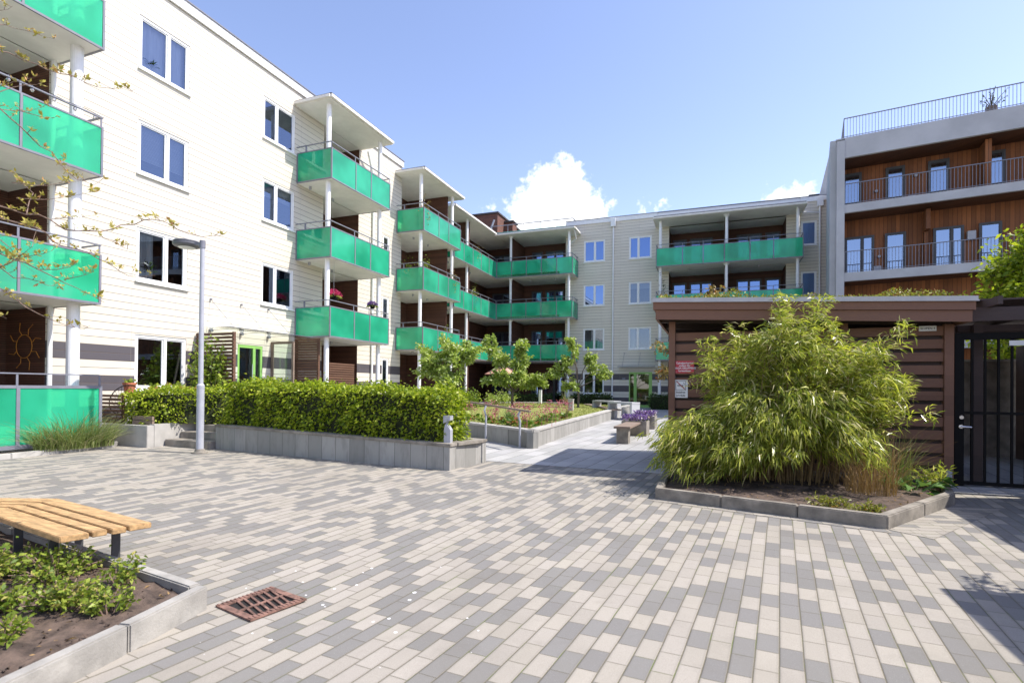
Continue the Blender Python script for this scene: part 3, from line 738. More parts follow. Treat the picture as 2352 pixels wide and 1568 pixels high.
# ---- right building ----------------------------------------------------------
RW = thing('apartment_building', (5.44, 27.13, .4), 'grey concrete and red timber apartment block with bar railings behind the shed on the right', 'apartment building')
UE = 16.0
lv = [(6.46, 6.84), (9.5, 9.86)]
def slabpart(z0, z1, nm): 
    b = MB(mapR); b.box(0, UE, -.14, 0, z0, z1)
    return b.build(nm, M['bconc'], RW)
for z0, z1 in lv + [(3.4, 3.78)]:
    slabpart(z0, z1, 'balcony')
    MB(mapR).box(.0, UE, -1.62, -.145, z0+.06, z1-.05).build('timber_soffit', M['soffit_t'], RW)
slabpart(11.95, 12.84, 'parapet')
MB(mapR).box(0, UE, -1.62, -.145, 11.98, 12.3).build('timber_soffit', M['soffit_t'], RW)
MB(mapR).box(-.31, -.003, -1.7, .05, 0, 12.72).build('end_pier', M['bconc'], RW)
MB(mapR).box(-.56, -.313, -6, -.25, 0, 12.9).build('side_wall', M['bconc'], RW)
b = MB(mapR); b.box(-.31, UE, -14, -1.63, 0, 12.6); b.build('body', M['timber'], RW)
MB(mapR).box(-.34, UE, -14, -.15, 12.845, 12.9).build('roof', M['bconc'], RW)
g_ = MB(mapR); P3 = [(-.55, 10.5), (-.5, 12.9), (.0, 12.9)]
g_.add([(-1.35, -8.0, 13.6), (-.45, -8.0, 18.6), (.1, -8.0, 18.6), (.1, -8.0, 12.9), (-1.35, -8.0, 12.9), (-1.35, -8.4, 13.6), (-.45, -8.4, 18.6), (.1, -8.4, 18.6), (.1, -8.4, 12.9), (-1.35, -8.4, 12.9)],
       [(0, 1, 2, 3, 4), (9, 8, 7, 6, 5), (0, 5, 6, 1), (1, 6, 7, 2), (2, 7, 8, 3), (4, 3, 8, 9), (0, 4, 9, 5)])
# slanted gable kept low and clear of the terrace
g_ = MB(mapR)
g_.add([(-1.0, -7.9, 12.4), (-.36, -7.9, 15.4), (-.2, -7.9, 15.4), (-.2, -7.9, 12.4), (-1.0, -8.3, 12.4), (-.36, -8.3, 15.4), (-.2, -8.3, 15.4), (-.2, -8.3, 12.4)],
       [(0, 1, 2, 3), (7, 6, 5, 4), (0, 4, 5, 1), (1, 5, 6, 2), (2, 6, 7, 3), (3, 7, 4, 0)])
g_.build('gable_wall', M['bconc'], RW)
def barrail(z0, z1, n, nm='railing', u0=0.02, side=False):
    b = MB(mapR); b.box(u0, UE, n-.025, n+.025, z1-.03, z1); b.box(u0, UE, n-.012, n+.012, z0+.06, z0+.08)
    q = u0
    while q < UE: b.box(q-.008, q+.008, n-.008, n+.008, z0, z1-.03); q += .115
    if side: b.box(u0-.02, u0+.02, -6, n, z1-.03, z1); [b.box(u0-.01, u0+.01, -i*.4, -i*.4+.02, z0, z1-.03) for i in range(1, 14)]
    return b.build(nm, M['steel'], RW)
barrail(6.84, 7.8, -.07); barrail(9.86, 10.81, -.07); barrail(12.84, 13.74, -.07, 'terrace_railing', -.03, True)
def rdoor(u0, u1, z0, z1, split=0, blind=None):
    return window(RW, mapR, u0, u1, z0, z1, split, None, 0, 'pane4', 'dsteel', -1.5)
for a, c, s_ in ((-.0, .74, 0), (1.65, 2.36, 0), (3.18, 3.92, 0), (5.15, 5.75, 0), (7.6, 8.4, 0), (9.6, 11, .5)): rdoor(a, c, 9.92, 11.74, s_)
for a, c, s_ in ((.08, 1.23, .6), (1.63, 2.41, 0), (3.37, 4.42, .6), (4.91, 5.65, 0), (7.3, 8.6, .5), (9.6, 10.6, 0)): rdoor(a, c, 6.9, 8.76, s_)
for q in ((4.9, 5.1, -1.61, -.6, 9.87, 11.94), (3.0, 3.16, -1.61, -.8, 8.6, 9.45), (3.02, 3.14, -1.61, -1.3, 6.85, 8.6)): MB(mapR).box(*q).build('pilaster', M['timber'], RW)
for u, z in ((1.3, 10.75), (1.42, 7.75), (2.75, 11.2)): MB(mapR).tube([(u, -1.6, z), (u, -1.5, z)], .06, 10).build('wall_lamp', M['lsteel'], RW)
for u, z in ((2.6, 9.95), (1.35, 6.95), (4.65, 8.1)): MB(mapR).box(u-.14, u+.14, -1.6, -1.4, z, z+.35).build('heat_pump', M['lsteel'], RW)
tr = thing('potted_tree', mapR(5.1, -.7, 12.9), 'thin leafy sapling poking above the roof terrace railing of the concrete block', 'potted tree')
b = MB(); p0 = Vector(mapR(5.1, -.7, 12.9)); lf = Leaves()
b.lathe(p0, [(.16, 0), (.2, .35)], 12)
for i in range(7):
    q = p0+Vector((rng.uniform(-.45, .5), rng.uniform(-.2, .2), rng.uniform(.6, 1.25))); b.tube([p0+Vector((0, 0, .3)), (p0+q)/2+Vector((0, 0, .2)), q], [.02, .014, .006], 5)
    for k in range(12): lf.quads([q+(p0-q)*rng.uniform(0, .5)], [npr.normal(size=3)], .09, .05)
b.build('branches', M['bark'], tr); lf.build('foliage', M['darkl'], tr)

# ------------------------------------------------------------------ planters, walls, steps
def curb(b, pts, w=.09, h=.15, closed=False, seg=1.0, inner=None):
    """kerb stones along a polyline with open joints"""
    n = len(pts)
    for i in range(n-1 if not closed else n):
        a = Vector((*pts[i], 0)); c = Vector((*pts[(i+1) % n], 0)); L = (c-a).length; k = max(1, round(L/seg)); t = (c-a)/L; q = Vector((-t.y, t.x, 0))*w
        for j in range(k):
            s0 = a+t*(L*j/k+.004); s1 = a+t*(L*(j+1)/k-.004)
            z0, z1 = gz(s0.x, s0.y), gz(s1.x, s1.y)
            b.add([s0+Vector((0, 0, z0-.1)), s1+Vector((0, 0, z1-.1)), s1+q+Vector((0, 0, z1-.1)), s0+q+Vector((0, 0, z0-.1)),
                   s0+Vector((0, 0, z0+h)), s1+Vector((0, 0, z1+h)), s1+q+Vector((0, 0, z1+h)), s0+q+Vector((0, 0, z0+h))],
                  [(0, 3, 2, 1), (4, 5, 6, 7), (0, 1, 5, 4), (1, 2, 6, 5), (2, 3, 7, 6), (3, 0, 4, 7)])
def soil(poly, h, par, dens=.12):
    """soil surface: fan with rough height"""
    cx = sum(p[0] for p in poly)/len(poly); cy = sum(p[1] for p in poly)/len(poly); b = MB(); n = len(poly); K = 7; R_ = []
    per = []
    for i in range(n):
        for j in range(6): t = j/6; per.append((poly[i][0]*(1-t)+poly[(i+1) % n][0]*t, poly[i][1]*(1-t)+poly[(i+1) % n][1]*t))
    vs = []; m_ = len(per)
    for k in range(K+1):
        for (x, y) in per:
            t = k/K; X, Y = cx+(x-cx)*t, cy+(y-cy)*t
            vs.append((X, Y, gz(X, Y)+h+(rng.uniform(-.02, .03) if k < K else 0)))
    fs = [(k*m_+i, k*m_+(i+1) % m_, (k+1)*m_+(i+1) % m_, (k+1)*m_+i) for k in range(K) for i in range(m_)]
    b.add(vs, fs); return b.build('soil', M['soil'], par, recalc=False, smooth=True)

# stone planter with the beech hedge
HP = [(-10.45, 8.63), (-4.42, 8.54-.0), (-4.19, 9.69), (-10.3, 9.95)]
HP = [(-10.45, 8.80), (-4.42, 8.54), (-4.22, 9.72), (-10.3, 9.98)]
tz = lambda x, y: .57+.023*(-4.42-x)
pl = thing('stone_planter', (-7.4, 9.2, .12), 'long grey stone-clad planter under the big clipped hedge, with a pale coping', 'planter')
b = MB(); iw = .16
A, B_, C_, D_ = HP
def wallstrip(b, p, q, w, z0, z1):
    p = Vector((*p, 0)); q = Vector((*q, 0)); t = (q-p).normalized(); nn = Vector((-t.y, t.x, 0))*w
    b.prism([(p.x, p.y), (q.x, q.y), ((q+nn).x, (q+nn).y), ((p+nn).x, (p+nn).y)], z0, z1)
wz0 = lambda x, y: gz(x, y)-.15
wallstrip(b, A, B_, iw, wz0, lambda x, y: tz(x, y)-.045); wallstrip(b, (B_[0]+.001, B_[1]+.17), C_, iw, wz0, lambda x, y: tz(x, y)-.045); wallstrip(b, C_, D_, iw, wz0, lambda x, y: tz(x, y)-.045); wallstrip(b, (D_[0], D_[1]-.17), (A[0], A[1]+.17), iw, wz0, lambda x, y: tz(x, y)-.045)
b.build('cladding', M['stone'], pl)
b = MB(); e = .02
Ao, Bo, Co, Do = (A[0]-e, A[1]-e), (B_[0]+e, B_[1]-e), (C_[0]+e, C_[1]+e), (D_[0]-e, D_[1]+e)
k1 = lambda x, y: tz(x, y)-.043; k2 = lambda x, y: tz(x, y)+.012
wallstrip(b, Ao, Bo, .26, k1, k2); wallstrip(b, (Bo[0]+.04, Bo[1]+.262), (Co[0], Co[1]-.262), .26, k1, k2); wallstrip(b, Co, Do, .26, k1, k2); wallstrip(b, (Do[0], Do[1]-.262), (Ao[0], Ao[1]+.262), .26, k1, k2)
b.build('coping', M['conc2'], pl, bevel=.006)
b = MB(); b.prism([(A[0]+.15, A[1]+.15), (B_[0]-.1, B_[1]+.15), (C_[0]-.1, C_[1]-.15), (D_[0]+.15, D_[1]-.15)], lambda x, y: tz(x, y)-.2, lambda x, y: tz(x, y)-.06); b.build('soil', M['soil'], pl)

def hedge(name, poly, z0f, z1f, N, label, cat='hedge', leaf=.078, mt='hedge', cmt='hcore', bump=.14, loose=.065, group=None, single=False):
    """clipped hedge: dark twig core plus a deep shell of leaves over a wavy surface"""
    cx = sum(p[0] for p in poly)/len(poly); cy = sum(p[1] for p in poly)/len(poly)
    t = thing(name, (cx, cy, (z0f(cx, cy))), label, cat, group)
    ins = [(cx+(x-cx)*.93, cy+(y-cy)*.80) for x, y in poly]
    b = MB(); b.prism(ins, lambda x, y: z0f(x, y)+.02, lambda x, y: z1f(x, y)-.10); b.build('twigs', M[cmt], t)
    n = len(poly); E_ = []; A_ = []
    for i in range(n):
        p, q = Vector(poly[i]), Vector(poly[(i+1) % n]); E_.append((p, q)); A_.append((q-p).length*(z1f(*p)-z0f(*p)))
    xs = [p[0] for p in poly]; ys = [p[1] for p in poly]; ta = abs(sum(poly[i][0]*poly[(i+1) % n][1]-poly[(i+1) % n][0]*poly[i][1] for i in range(n)))/2
    tot = sum(A_)+ta; C = []; D = []; 
    for i, (p, q) in enumerate(E_):
        tt = (q-p).normalized(); nn = Vector((tt.y, -tt.x))
        for _ in range(int(N*A_[i]/tot)):
            s = rng.random(); v = rng.random(); x, y = p+(q-p)*s; zb, zt = z0f(x, y), z1f(x, y); z = zb+(zt-zb)*v
            w_ = bump*(math.sin(x*3.1+z*4+y*2)*.4+math.sin(x*7.3-z*6.1)*.35+math.sin(y*9+z*11)*.2)+rng.gauss(0, loose)-abs(rng.gauss(0, .07))-.10*max(0, .25-v)
            C.append((x+nn.x*w_, y+nn.y*w_, z)); D.append((nn.x*.8+rng.gauss(0, .6), nn.y*.8+rng.gauss(0, .6), rng.gauss(-.1, .5)))
    k = 0
    while k < int(N*ta/tot):
        x, y = rng.uniform(min(xs), max(xs)), rng.uniform(min(ys), max(ys))
        if not inside(x, y, poly): continue
        k += 1; w_ = bump*.6*(math.sin(x*4.1+y*3)*.5+math.sin(x*9.3-y*6.1)*.4)+abs(rng.gauss(0, loose*.9))-abs(rng.gauss(0, .05))+(rng.uniform(0, .12) if rng.random() < .07 else 0)
        C.append((x, y, z1f(x, y)+w_-.03)); D.append((rng.gauss(0, .8), rng.gauss(0, .8), .5+rng.gauss(0, .5)))
    l = Leaves(); n = len(C); l.quads(C, D, npr.uniform(.6, 1.25, n)*leaf, npr.uniform(.45, .7, n)*leaf, droop=.15)
    l.build('foliage', M[mt], t)
    return t
hedge('clipped_hedge', [(-10.4, 8.98), (-4.62, 8.68), (-4.55, 9.5), (-10.2, 9.85)], lambda x, y: tz(x, y)-.02, lambda x, y: 1.50+.025*(-4.5-x), 22000,
      'big rectangular clipped beech hedge filling the stone planter in the middle')
# concrete retaining wall, steps, terrace
rw = thing('retaining_wall', (-12.6, 8.3, .19), 'plain pale concrete retaining wall left of the steps below the small hedge', 'wall')
b = MB(); b.box(-13.3, -11.82, 8.2, 8.36, 0, .675); b.box(-11.98, -11.82, 8.361, 10.6, 0, .70); b.build('concrete', M['conc'], rw, bevel=.008)
st = thing('garden_steps', (-11.1, 9.3, .18), 'three rough concrete steps rising beside the lamp post', 'steps')
for i, y in enumerate((8.60, 8.98, 9.36)):
    MB().box(-11.81, -10.46, y, 10.4, .19+.15*i-(.1 if i == 0 else 0), .34+.15*i).build('step', M['conc2'], st, bevel=.014)
b = MB(); b.box(-14.19, -11.99, 8.37, 14.5, 0, .64); b.box(-11.975, -10.5, 10.41, 14.5, 0, .72); b.box(-14.19, -11.6, 14.503, 22, 0, .70); b.box(-15.7, -11.6, 22.01, 36, 0, .66)
tag(b.build('terrace_ground', M['slab']), kind='structure')
hedge('clipped_hedge', [(-13.0, 8.42), (-11.98, 8.50), (-11.4, 9.5), (-10.6, 10.6), (-10.9, 11.0), (-12.0, 10.0), (-13.2, 9.1)], lambda x, y: .66, lambda x, y: 1.40+.07*(x+13), 8000,
      'smaller clipped hedge on the terrace left of the lamp post, above the steps')
wp = thing('timber_box', (-12.2, 8.45, .68), 'low weathered timber box set into the foot of the small hedge', 'planter box')
b = MB(); b.box(-12.55, -11.9, 8.37, 8.42, .68, .77); b.box(-12.55, -11.9, 8.365, 8.415, .785, .87); b.box(-12.56, -12.51, 8.43, 8.6, .68, .87); b.build('boards', M['oldwood'], wp)
ls = thing('slatted_screen', (-13.4, 8.3, .68), 'low dark slatted timber screen beside the green glass terrace screen', 'screen')
b = MB()
for i in range(8): b.box(-13.85, -12.95, 8.36, 8.39, .68+i*.088, .68+i*.088+.055)
for x in (-13.8, -12.98): b.box(x, x+.06, 8.391, 8.44, .6, 1.37)
b.build('slats', M['slat'], ls)

# lawn bed wall
lw = thing('lawn_wall', (-4.1, 13, .2), 'low grey stone wall with pale coping holding up the raised lawn', 'wall')
b = MB(); wp_ = [(-3.97, 28.2), (-3.97, 11.94), (-6.96, 13.88), (-10.6, 16.3)]
for p, q in zip(wp_[::-1], wp_[::-1][1:]):
    wallstrip(b, p, q, .16, wz0, lambda x, y: lz(x, y)-.01)
b.build('cladding', M['stone'], lw)
b = MB()
for p, q in zip(wp_[::-1], wp_[::-1][1:]):
    p, q = Vector(p), Vector(q); t = (q-p).normalized(); nn = Vector((-t.y, t.x)); p2 = p-nn*.02; q2 = q-nn*.02+t*.0
    L = (q2-p2).length; k = int(L/1.4)+1
    for j in range(k):
        a_ = p2+t*(L*j/k+.003); c_ = p2+t*(L*(j+1)/k-.003); wallstrip(b, a_, c_, .24, lambda x, y: lz(x, y)-.008, lambda x, y: lz(x, y)+.045)
b.build('coping', M['conc'], lw)
cb = thing('lawn_kerb', (-10, 28.5, .7), 'pale curved kerb around the far end of the lawn', 'kerb')
b = MB(); kk = [(-10.3, 16.3), (-11.8, 21), (-12.1, 26), (-11.5, 28.3), (-9.5, 29.5), (-7.4, 29.2)]
for p, q in zip(kk[::-1], kk[::-1][1:]): wallstrip(b, p, q, .2, .3, lambda x, y: lz(x, y)+.05)
b.build('stones', M['conc'], cb)
pk = thing('lawn_seat', (-5, 25, .7), 'brown timber plank seat running along the far lawn edge by the concrete benches', 'seat')
b = MB(); b.bar((-6.31, 28.2, .76), (-3.75, 22.4, .715), .4, .05); b.build('planks', M['oldwood'], pk)
# handrail by the ramp
hr = thing('handrail', (-5.5, 12.7, .18), 'grey steel handrail with a brown timber grip along the ramp', 'handrail')
nx, ny = -.545*.12, -.84*.12
for (x, y) in ((-6.94, 14.08), (-5.48, 12.85), (-4.25, 12.07)):
    z = gz(x, y); zt = 1.06+.055*(-4.25-x)
    b = MB(); b.tube([(x+nx, y+ny, z), (x+nx, y+ny, zt-.25), (x+nx-.03, y+ny-.04, zt-.12), (x+nx, y+ny, zt)], .026, 10); b.build('post', M['lsteel'], hr)
b = MB(); b.bar((-7.15+nx, 14.3+ny, 1.235), (-3.9+nx, 11.78+ny, 1.055), .06, .045); b.build('grip', M['oldwood'], hr)
# bollard light
bo = thing('bollard_light', (-4.42, 8.6, .58), 'short pale grey bollard light with an angled neck on the planter corner', 'bollard')
b = MB(lambda x, y, z: (-4.55+x, 8.72+y, .58+z))
b.add([(-.06, -.05, 0), (.07, -.05, 0), (.07, .05, 0), (-.06, .05, 0), (-.06, -.05, .24), (.07, -.05, .24), (.07, .05, .24), (-.06, .05, .24), (-.04, -.05, .34), (.0, -.05, .34), (.0, .05, .34), (-.04, .05, .34)],
      [(0, 3, 2, 1), (0, 1, 5, 4), (1, 2, 6, 5), (2, 3, 7, 6), (3, 0, 4, 7), (4, 5, 9, 8), (5, 6, 10, 9), (6, 7, 11, 10), (7, 4, 8, 11), (8, 9, 10, 11)]); b.build('post', M['lsteel'], bo)
b = MB(lambda x, y, z: (-4.55+x, 8.72+y, .58+z)); b.add([(-.07, -.06, .36), (.07, -.06, .42), (.07, .06, .42), (-.07, .06, .36), (-.07, -.06, .50), (.07, -.06, .50), (.07, .06, .50), (-.07, .06, .50)], [(0, 3, 2, 1), (4, 5, 6, 7), (0, 1, 5, 4), (1, 2, 6, 5), (2, 3, 7, 6), (3, 0, 4, 7)])
b.box(-.03, -.005, -.03, .03, .33, .38); b.build('lamp_head', M['lsteel'], bo)

# street lamp
lp = thing('street_lamp', (-10.14, 8.16, .16), 'tall grey lamp post with a flat round head standing by the steps', 'street lamp')
x, y = -10.14, 8.16
b = MB(); b.lathe((x, y, .16), [(.15, -.05), (.15, .02), (.105, .03), (.085, .09)], 24); b.build('base', M['conc2'], lp)
b = MB(); b.lathe((x, y, .2), [(.073, 0), (.073, 1.32), (.076, 1.33), (.076, 1.39), (.05, 1.43), (.046, 4.38)], 20); b.build('pole', M['lsteel'], lp, smooth=False)
HX, HY, HZ_ = x-.44, y-.02, 4.62
b = MB(); b.lathe((HX, HY, HZ_), [(.17, -.075), (.25, -.05), (.268, -.02), (.268, .01), (.25, .016), (.25, .03), (.262, .035), (.245, .06), (.16, .075)], 28); hd = b.build('lamp_head', M['hsteel'], lp)
MB().lathe((HX, HY, HZ_), [(.05, -.10), (.15, -.088), (.165, -.076)], 24).build('lens', M['signw'], hd)
b = MB(); b.tube([(x, y, 4.5), (x, y, 4.66)], .058, 16); b.bar((x, y, 4.58), (HX+.25, HY, 4.6), .06, .05); b.build('bracket', M['steel'], lp)

# ------------------------------------------------------------------ shed (bicycle shelter)
SH = thing('bicycle_shed', (1.4, 10.5, .13), 'dark brown slatted timber bicycle shed with a planted flat roof behind the bamboo', 'shed')
YS = 10.0
rs = lambda x: 3.0-.044*(x+1.0)           # underside line of the metal edge
b = MB()
def slab(b, x0, x1, y0, y1, f0, f1):
    b.add([(x0, y0, f0(x0)), (x1, y0, f0(x1)), (x1, y1, f0(x1)), (x0, y1, f0(x0)), (x0, y0, f1(x0)), (x1, y0, f1(x1)), (x1, y1, f1(x1)), (x0, y1, f1(x0))],
          [(0, 3, 2, 1), (4, 5, 6, 7), (0, 1, 5, 4), (1, 2, 6, 5), (2, 3, 7, 6), (3, 0, 4, 7)])
RX0, RX1, RY0, RY1 = -.98, 3.57, 9.55, 12.9
for (o, p0, p1) in ((0, -.02, .16), (-.035, .0, 0)): pass
slab(b, RX0, RX1, RY0, RY0+.04, lambda x: rs(x)-.0, lambda x: rs(x)+.13); slab(b, RX0+.04, RX1-.03, RY0+.03, RY0+.07, lambda x: rs(x)-.17, lambda x: rs(x)-.004)
slab(b, RX0, RX0+.04, RY0+.041, RY1, lambda x: rs(x), lambda x: rs(x)+.13); slab(b, RX0+.04, RX0+.08, RY0+.071, RY1, lambda x: rs(x)-.17, lambda x: rs(x)-.004); slab(b, RX1-.04, RX1, RY0+.041, RY1, lambda x: rs(x), lambda x: rs(x)+.13)
slab(b, RX1-.07, RX1-.03, RY0+.071, RY1, lambda x: rs(x)-.17, lambda x: rs(x)-.004)
b.build('fascia', M['shed'], SH)
b = MB(); slab(b, RX0-.02, RX1+.02, RY0-.02, RY0+.06, lambda x: rs(x)+.133, lambda x: rs(x)+.20); slab(b, RX0-.02, RX0+.06, RY0+.061, RY1, lambda x: rs(x)+.133, lambda x: rs(x)+.20); slab(b, RX1-.06, RX1+.02, RY0+.061, RY1, lambda x: rs(x)+.133, lambda x: rs(x)+.20)
slab(b, RX0-.03, RX1+.03, RY0-.03, RY0-.021, lambda x: rs(x)+.125, lambda x: rs(x)+.147); b.build('metal_edge', plain('zinc_edge', (.42, .40, .39), .35, .06, metal=.3), SH)
b = MB(); slab(b, RX0+.045, RX1-.045, RY0+.075, RY1, lambda x: rs(x)+.01, lambda x: rs(x)+.12); b.build('roof_deck', M['pwood'], SH)
b = MB()
for yy in (10.0+.13, 11.2, 12.5): slab(b, RX0+.09, RX1-.08, yy, yy+.09, lambda x: rs(x)-.16, lambda x: rs(x)+.009)
b.build('beams', M['pwood'], SH)
posts = [(-.74, -.63), (1.95, 2.05), (3.33, 3.45)]
for a, c in posts: 
    for y0, y1 in ((YS-.06, YS+.05), (12.68, 12.78)):
        b = MB(); slab(b, a, c, y0, y1, lambda x: .05, lambda x: rs(x)-.165); b.build('post', M['shed'], SH)
for a, c in posts[::2]: MB().box(a+.02, c-.02, YS-.068, YS-.061, .12, .42).build('post_shoe', M['lsteel'], SH)
b = MB(); k = 0; z = .26
while z < 2.5:
    for a, c in ((-.628, 1.948), (2.052, 3.328)): b.box(a, c, YS-.02, YS+.008, z, z+.142)
    z += .2015
b.build('slats', M['shed'], SH)
b = MB(); z = .26-.0805
while z < 2.5:
    b.box(-.628, 3.328, YS+.051, YS+.071, z, z+.10); z += .2015
b.build('inner_slats', M['pwood'], SH)
b = MB(); z = .26
while z < 2.5:
    b.box(-.70, -.67, YS+.06, 12.6, z, z+.142); b.box(3.38, 3.41, YS+.06, 12.6, z, z+.142); b.box(-.6, 3.3, 12.64, 12.67, z-.02, z+.17); z += .2015
b.build('back_slats', M['shed'], SH)
for (a, c) in ((-.2, -.12), (.6, .68), (1.3, 1.38), (2.6, 2.68)): MB().box(a, c, YS+.012, YS+.05, .2, 2.5).build('batten', M['pwood'], SH)
# sedum on the roof
lf = Leaves(); N = 6000; xx = npr.uniform(RX0+.08, RX1-.05, N); yy = RY0+.1+npr.uniform(0, 1, N)**1.6*3.1
yy[:2600] = RY0+.08+npr.uniform(0, .5, 2600); hh = np.clip(.5*np.sin(xx*5.1)+.6*np.sin(xx*2.3+1)+.4*np.sin(xx*11+yy*3), -.4, 1.4)
zz = 3.0-.044*(xx+1.0)+.17+npr.uniform(0, 1, N)*(.06+.085*np.clip(hh+.3, 0, 2))
d = npr.normal(size=(N, 3)); d[:, 2] = np.abs(d[:, 2])
lf.quads(np.stack([xx, yy, zz], 1), d, npr.uniform(.03, .06, N), .025)
so_ = lf.build('sedum_cover', M['sedum'], SH); so_['kind'] = 'stuff'
# signs
def text(par, s, size, loc, mt, z=0, name='lettering', align='CENTER', rx=90, rz=0, bold=.0):
    c = bpy.data.curves.new(name, 'FONT'); c.body = s; c.size = size; c.align_x = align; c.align_y = 'CENTER'; c.extrude = .0012; c.offset = bold; c.space_line = .98
    o = bpy.data.objects.new('tmp', c); S.collection.objects.link(o)
    dg = bpy.context.evaluated_depsgraph_get(); me = bpy.data.meshes.new_from_object(o.evaluated_get(dg)); bpy.data.objects.remove(o)
    me.transform(Matrix.Translation(Vector(loc)-Vector(root_of(par).location)) @ Matrix.Rotation(rad(rz), 4, 'Z') @ Matrix.Rotation(rad(rx), 4, 'X'))
    me.name = name; me.materials.clear(); return link(name, me, mt, par)
sg = thing('sign', (-.46, YS-.03, 1.9), 'red sign with four lines of white lettering on the shed beside its left post', 'sign')
MB().box(-.625, -.305, YS-.035, YS-.024, 1.895, 2.115).build('plate', M['red'], sg)
for i, s in enumerate(("Cykelparkering", "endast för", "HAGA GRUPPENS", "hyresgäster")): text(sg, s, .047, (-.465, YS-.0365, 2.075-.046*i), M['signw'], bold=.0009)
b = MB()
for x in (-.61, -.32):
    for z in (1.91, 2.10): b.tube([(x, YS-.035, z), (x, YS-.04, z)], .005, 8)
b.build('screws', M['lsteel'], sg)
sg = thing('sign', (-.53, YS-.03, 1.6), 'white no-smoking sign with a framed pictogram below the red sign on the shed', 'sign')
MB().box(-.65, -.41, YS-.035, YS-.024, 1.455, 1.775).build('plate', M['signw'], sg)
text(sg, "Rökfritt", .05, (-.53, YS-.0365, 1.55), M['ink'], bold=.0007); text(sg, "område", .05, (-.53, YS-.0365, 1.495), M['ink'], bold=.0007)
b = MB(); x0, x1, z0, z1 = -.615, -.445, 1.595, 1.755
for (p, q) in (((x0, z0), (x1, z0)), ((x0, z1), (x1, z1)), ((x0, z0), (x0, z1)), ((x1, z0), (x1, z1))): b.bar((p[0], YS-.037, p[1]), (q[0], YS-.037, q[1]), .004, .006)
b.box(-.59, -.49, YS-.038, YS-.036, 1.665, 1.68); b.tube([(-.475, YS-.037, 1.68), (-.47, YS-.037, 1.705), (-.485, YS-.037, 1.725)], .004, 6); b.build('pictogram', M['ink'], sg)
MB().bar((-.60, YS-.040, 1.745), (-.46, YS-.040, 1.61), .004, .014).build('slash', plain('sign_red_stroke', (.35, .02, .02), .5, .05), sg)
sg = thing('sign', (3.12, YS-.03, 2.58), 'small white label reading SLUPEN 4 at the top right of the shed', 'sign')
MB().box(3.01, 3.235, YS-.035, YS-.024, 2.545, 2.625).build('plate', M['signw'], sg); text(sg, "SLUPEN 4", .045, (3.122, YS-.0365, 2.585), M['ink'])
# bicycle wheel peeping out behind the shed post
bk = thing('bicycle', (-.4, 10.5, .13), 'dark bicycle parked in the shed with only its wheel showing past the left post', 'bicycle')
b = MB()
def wheel(b, c, r, rt=.022):
    b.tube([(c[0]+r*math.cos(a)*.95, c[1]+r*math.cos(a)*.25, c[2]+r*math.sin(a)) for a in [i*2*math.pi/32 for i in range(33)]], rt, 8, False)
wheel(b, (-.55, 10.25, .13+.36), .34); b.build('wheel', M['black'], bk)
b = MB(); wheel(b, (.5, 10.52, .13+.36), .34); b.build('wheel', M['black'], bk)
b = MB(); b.tube([(-.55, 10.25, .49), (-.3, 10.32, 1.05)], .018, 8); b.tube([(-.3, 10.32, .95), (.25, 10.46, .9), (.15, 10.43, .45), (-.3, 10.32, .9)], .018, 8); b.tube([(.15, 10.43, .45), (.5, 10.52, .49)], .014, 8); b.tube([(-.32, 10.05, 1.08), (-.3, 10.32, 1.08), (-.32, 10.6, 1.06)], .014, 8); b.tube([(.25, 10.46, .9), (.28, 10.47, 1.05)], .014, 8); b.box(.16, .4, 10.42, 10.53, 1.05, 1.09); b.build('frame', M['dsteel'], bk)

# ------------------------------------------------------------------ gate, pergola, wall
gt = thing('metal_gate', (4.2, 10.0, .17), 'black metal bar gate with a lever handle right of the shed', 'gate')
b = MB(); y = 10.0
b.box(3.47, 3.585, y-.03, y+.03, .17, 2.5); b.box(5.0, 5.1, y-.03, y+.03, .17, 2.5); b.box(3.586, 4.999, y-.029, y+.029, 2.40, 2.5); b.box(3.586, 4.999, y-.028, y+.028, .2, .25); b.box(3.586, 4.999, y-.027, y+.027, 1.27, 1.31)
for x in (3.69, 3.85, 4.01, 4.17, 4.33, 4.49, 4.65, 4.81): b.box(x-.014, x+.014, y-.014, y+.014, .2501, 2.3999)
b.build('frame', M['black'], gt)
b = MB(); b.tube([(3.545, y-.031, 1.08), (3.545, y-.08, 1.08), (3.66, y-.085, 1.075)], .013, 10); b.tube([(3.545, y-.031, 1.08), (3.545, y-.045, 1.08)], .03, 14); b.tube([(3.55, y-.031, 1.22), (3.55, y-.05, 1.22)], .028, 14); b.build('handle', plain('chrome', (.7, .7, .72), .2, .02, metal=.9), gt)
sg = thing('sign', (4.3, 9.96, 2.33), 'plain white plate on the top rail of the black gate', 'sign')
MB().box(4.12, 4.6, 9.955, 9.965, 2.30, 2.375).build('plate', M['signw'], sg)
pg = thing('pergola', (4.6, 10.5, .17), 'dark timber pergola with crossing beams over the gate', 'pergola')
b = MB(); b.box(3.62, 7.5, 9.80, 9.86, 2.66, 2.86); b.box(3.62, 7.5, 12.5, 12.56, 2.66, 2.86)
for x in (3.8, 4.9, 6.0, 7.0): b.box(x, x+.06, 9.5, 13.2, 2.862, 2.98)
for yy in (10.4, 11.1, 11.8): b.box(3.65, 7.5, yy, yy+.05, 2.56, 2.6599)
b.build('beams', M['pwood'], pg)
b = MB()
for i in range(19): b.box(3.66, 9.4, 9.95+i*.215, 9.95+i*.215+.20, 2.983, 3.01)
b.build('shade_boards', M['pwood'], pg)  # closed board layer added to keep sun off the ground behind the gate
for x, yy in ((3.88, 10.35), (4.75, 10.35), (3.95, 12.45), (5.6, 12.45), (7.2, 10.35)): MB().box(x-.06, x+.06, yy-.06, yy+.06, .1, 2.66).build('post', M['pwood'], pg)
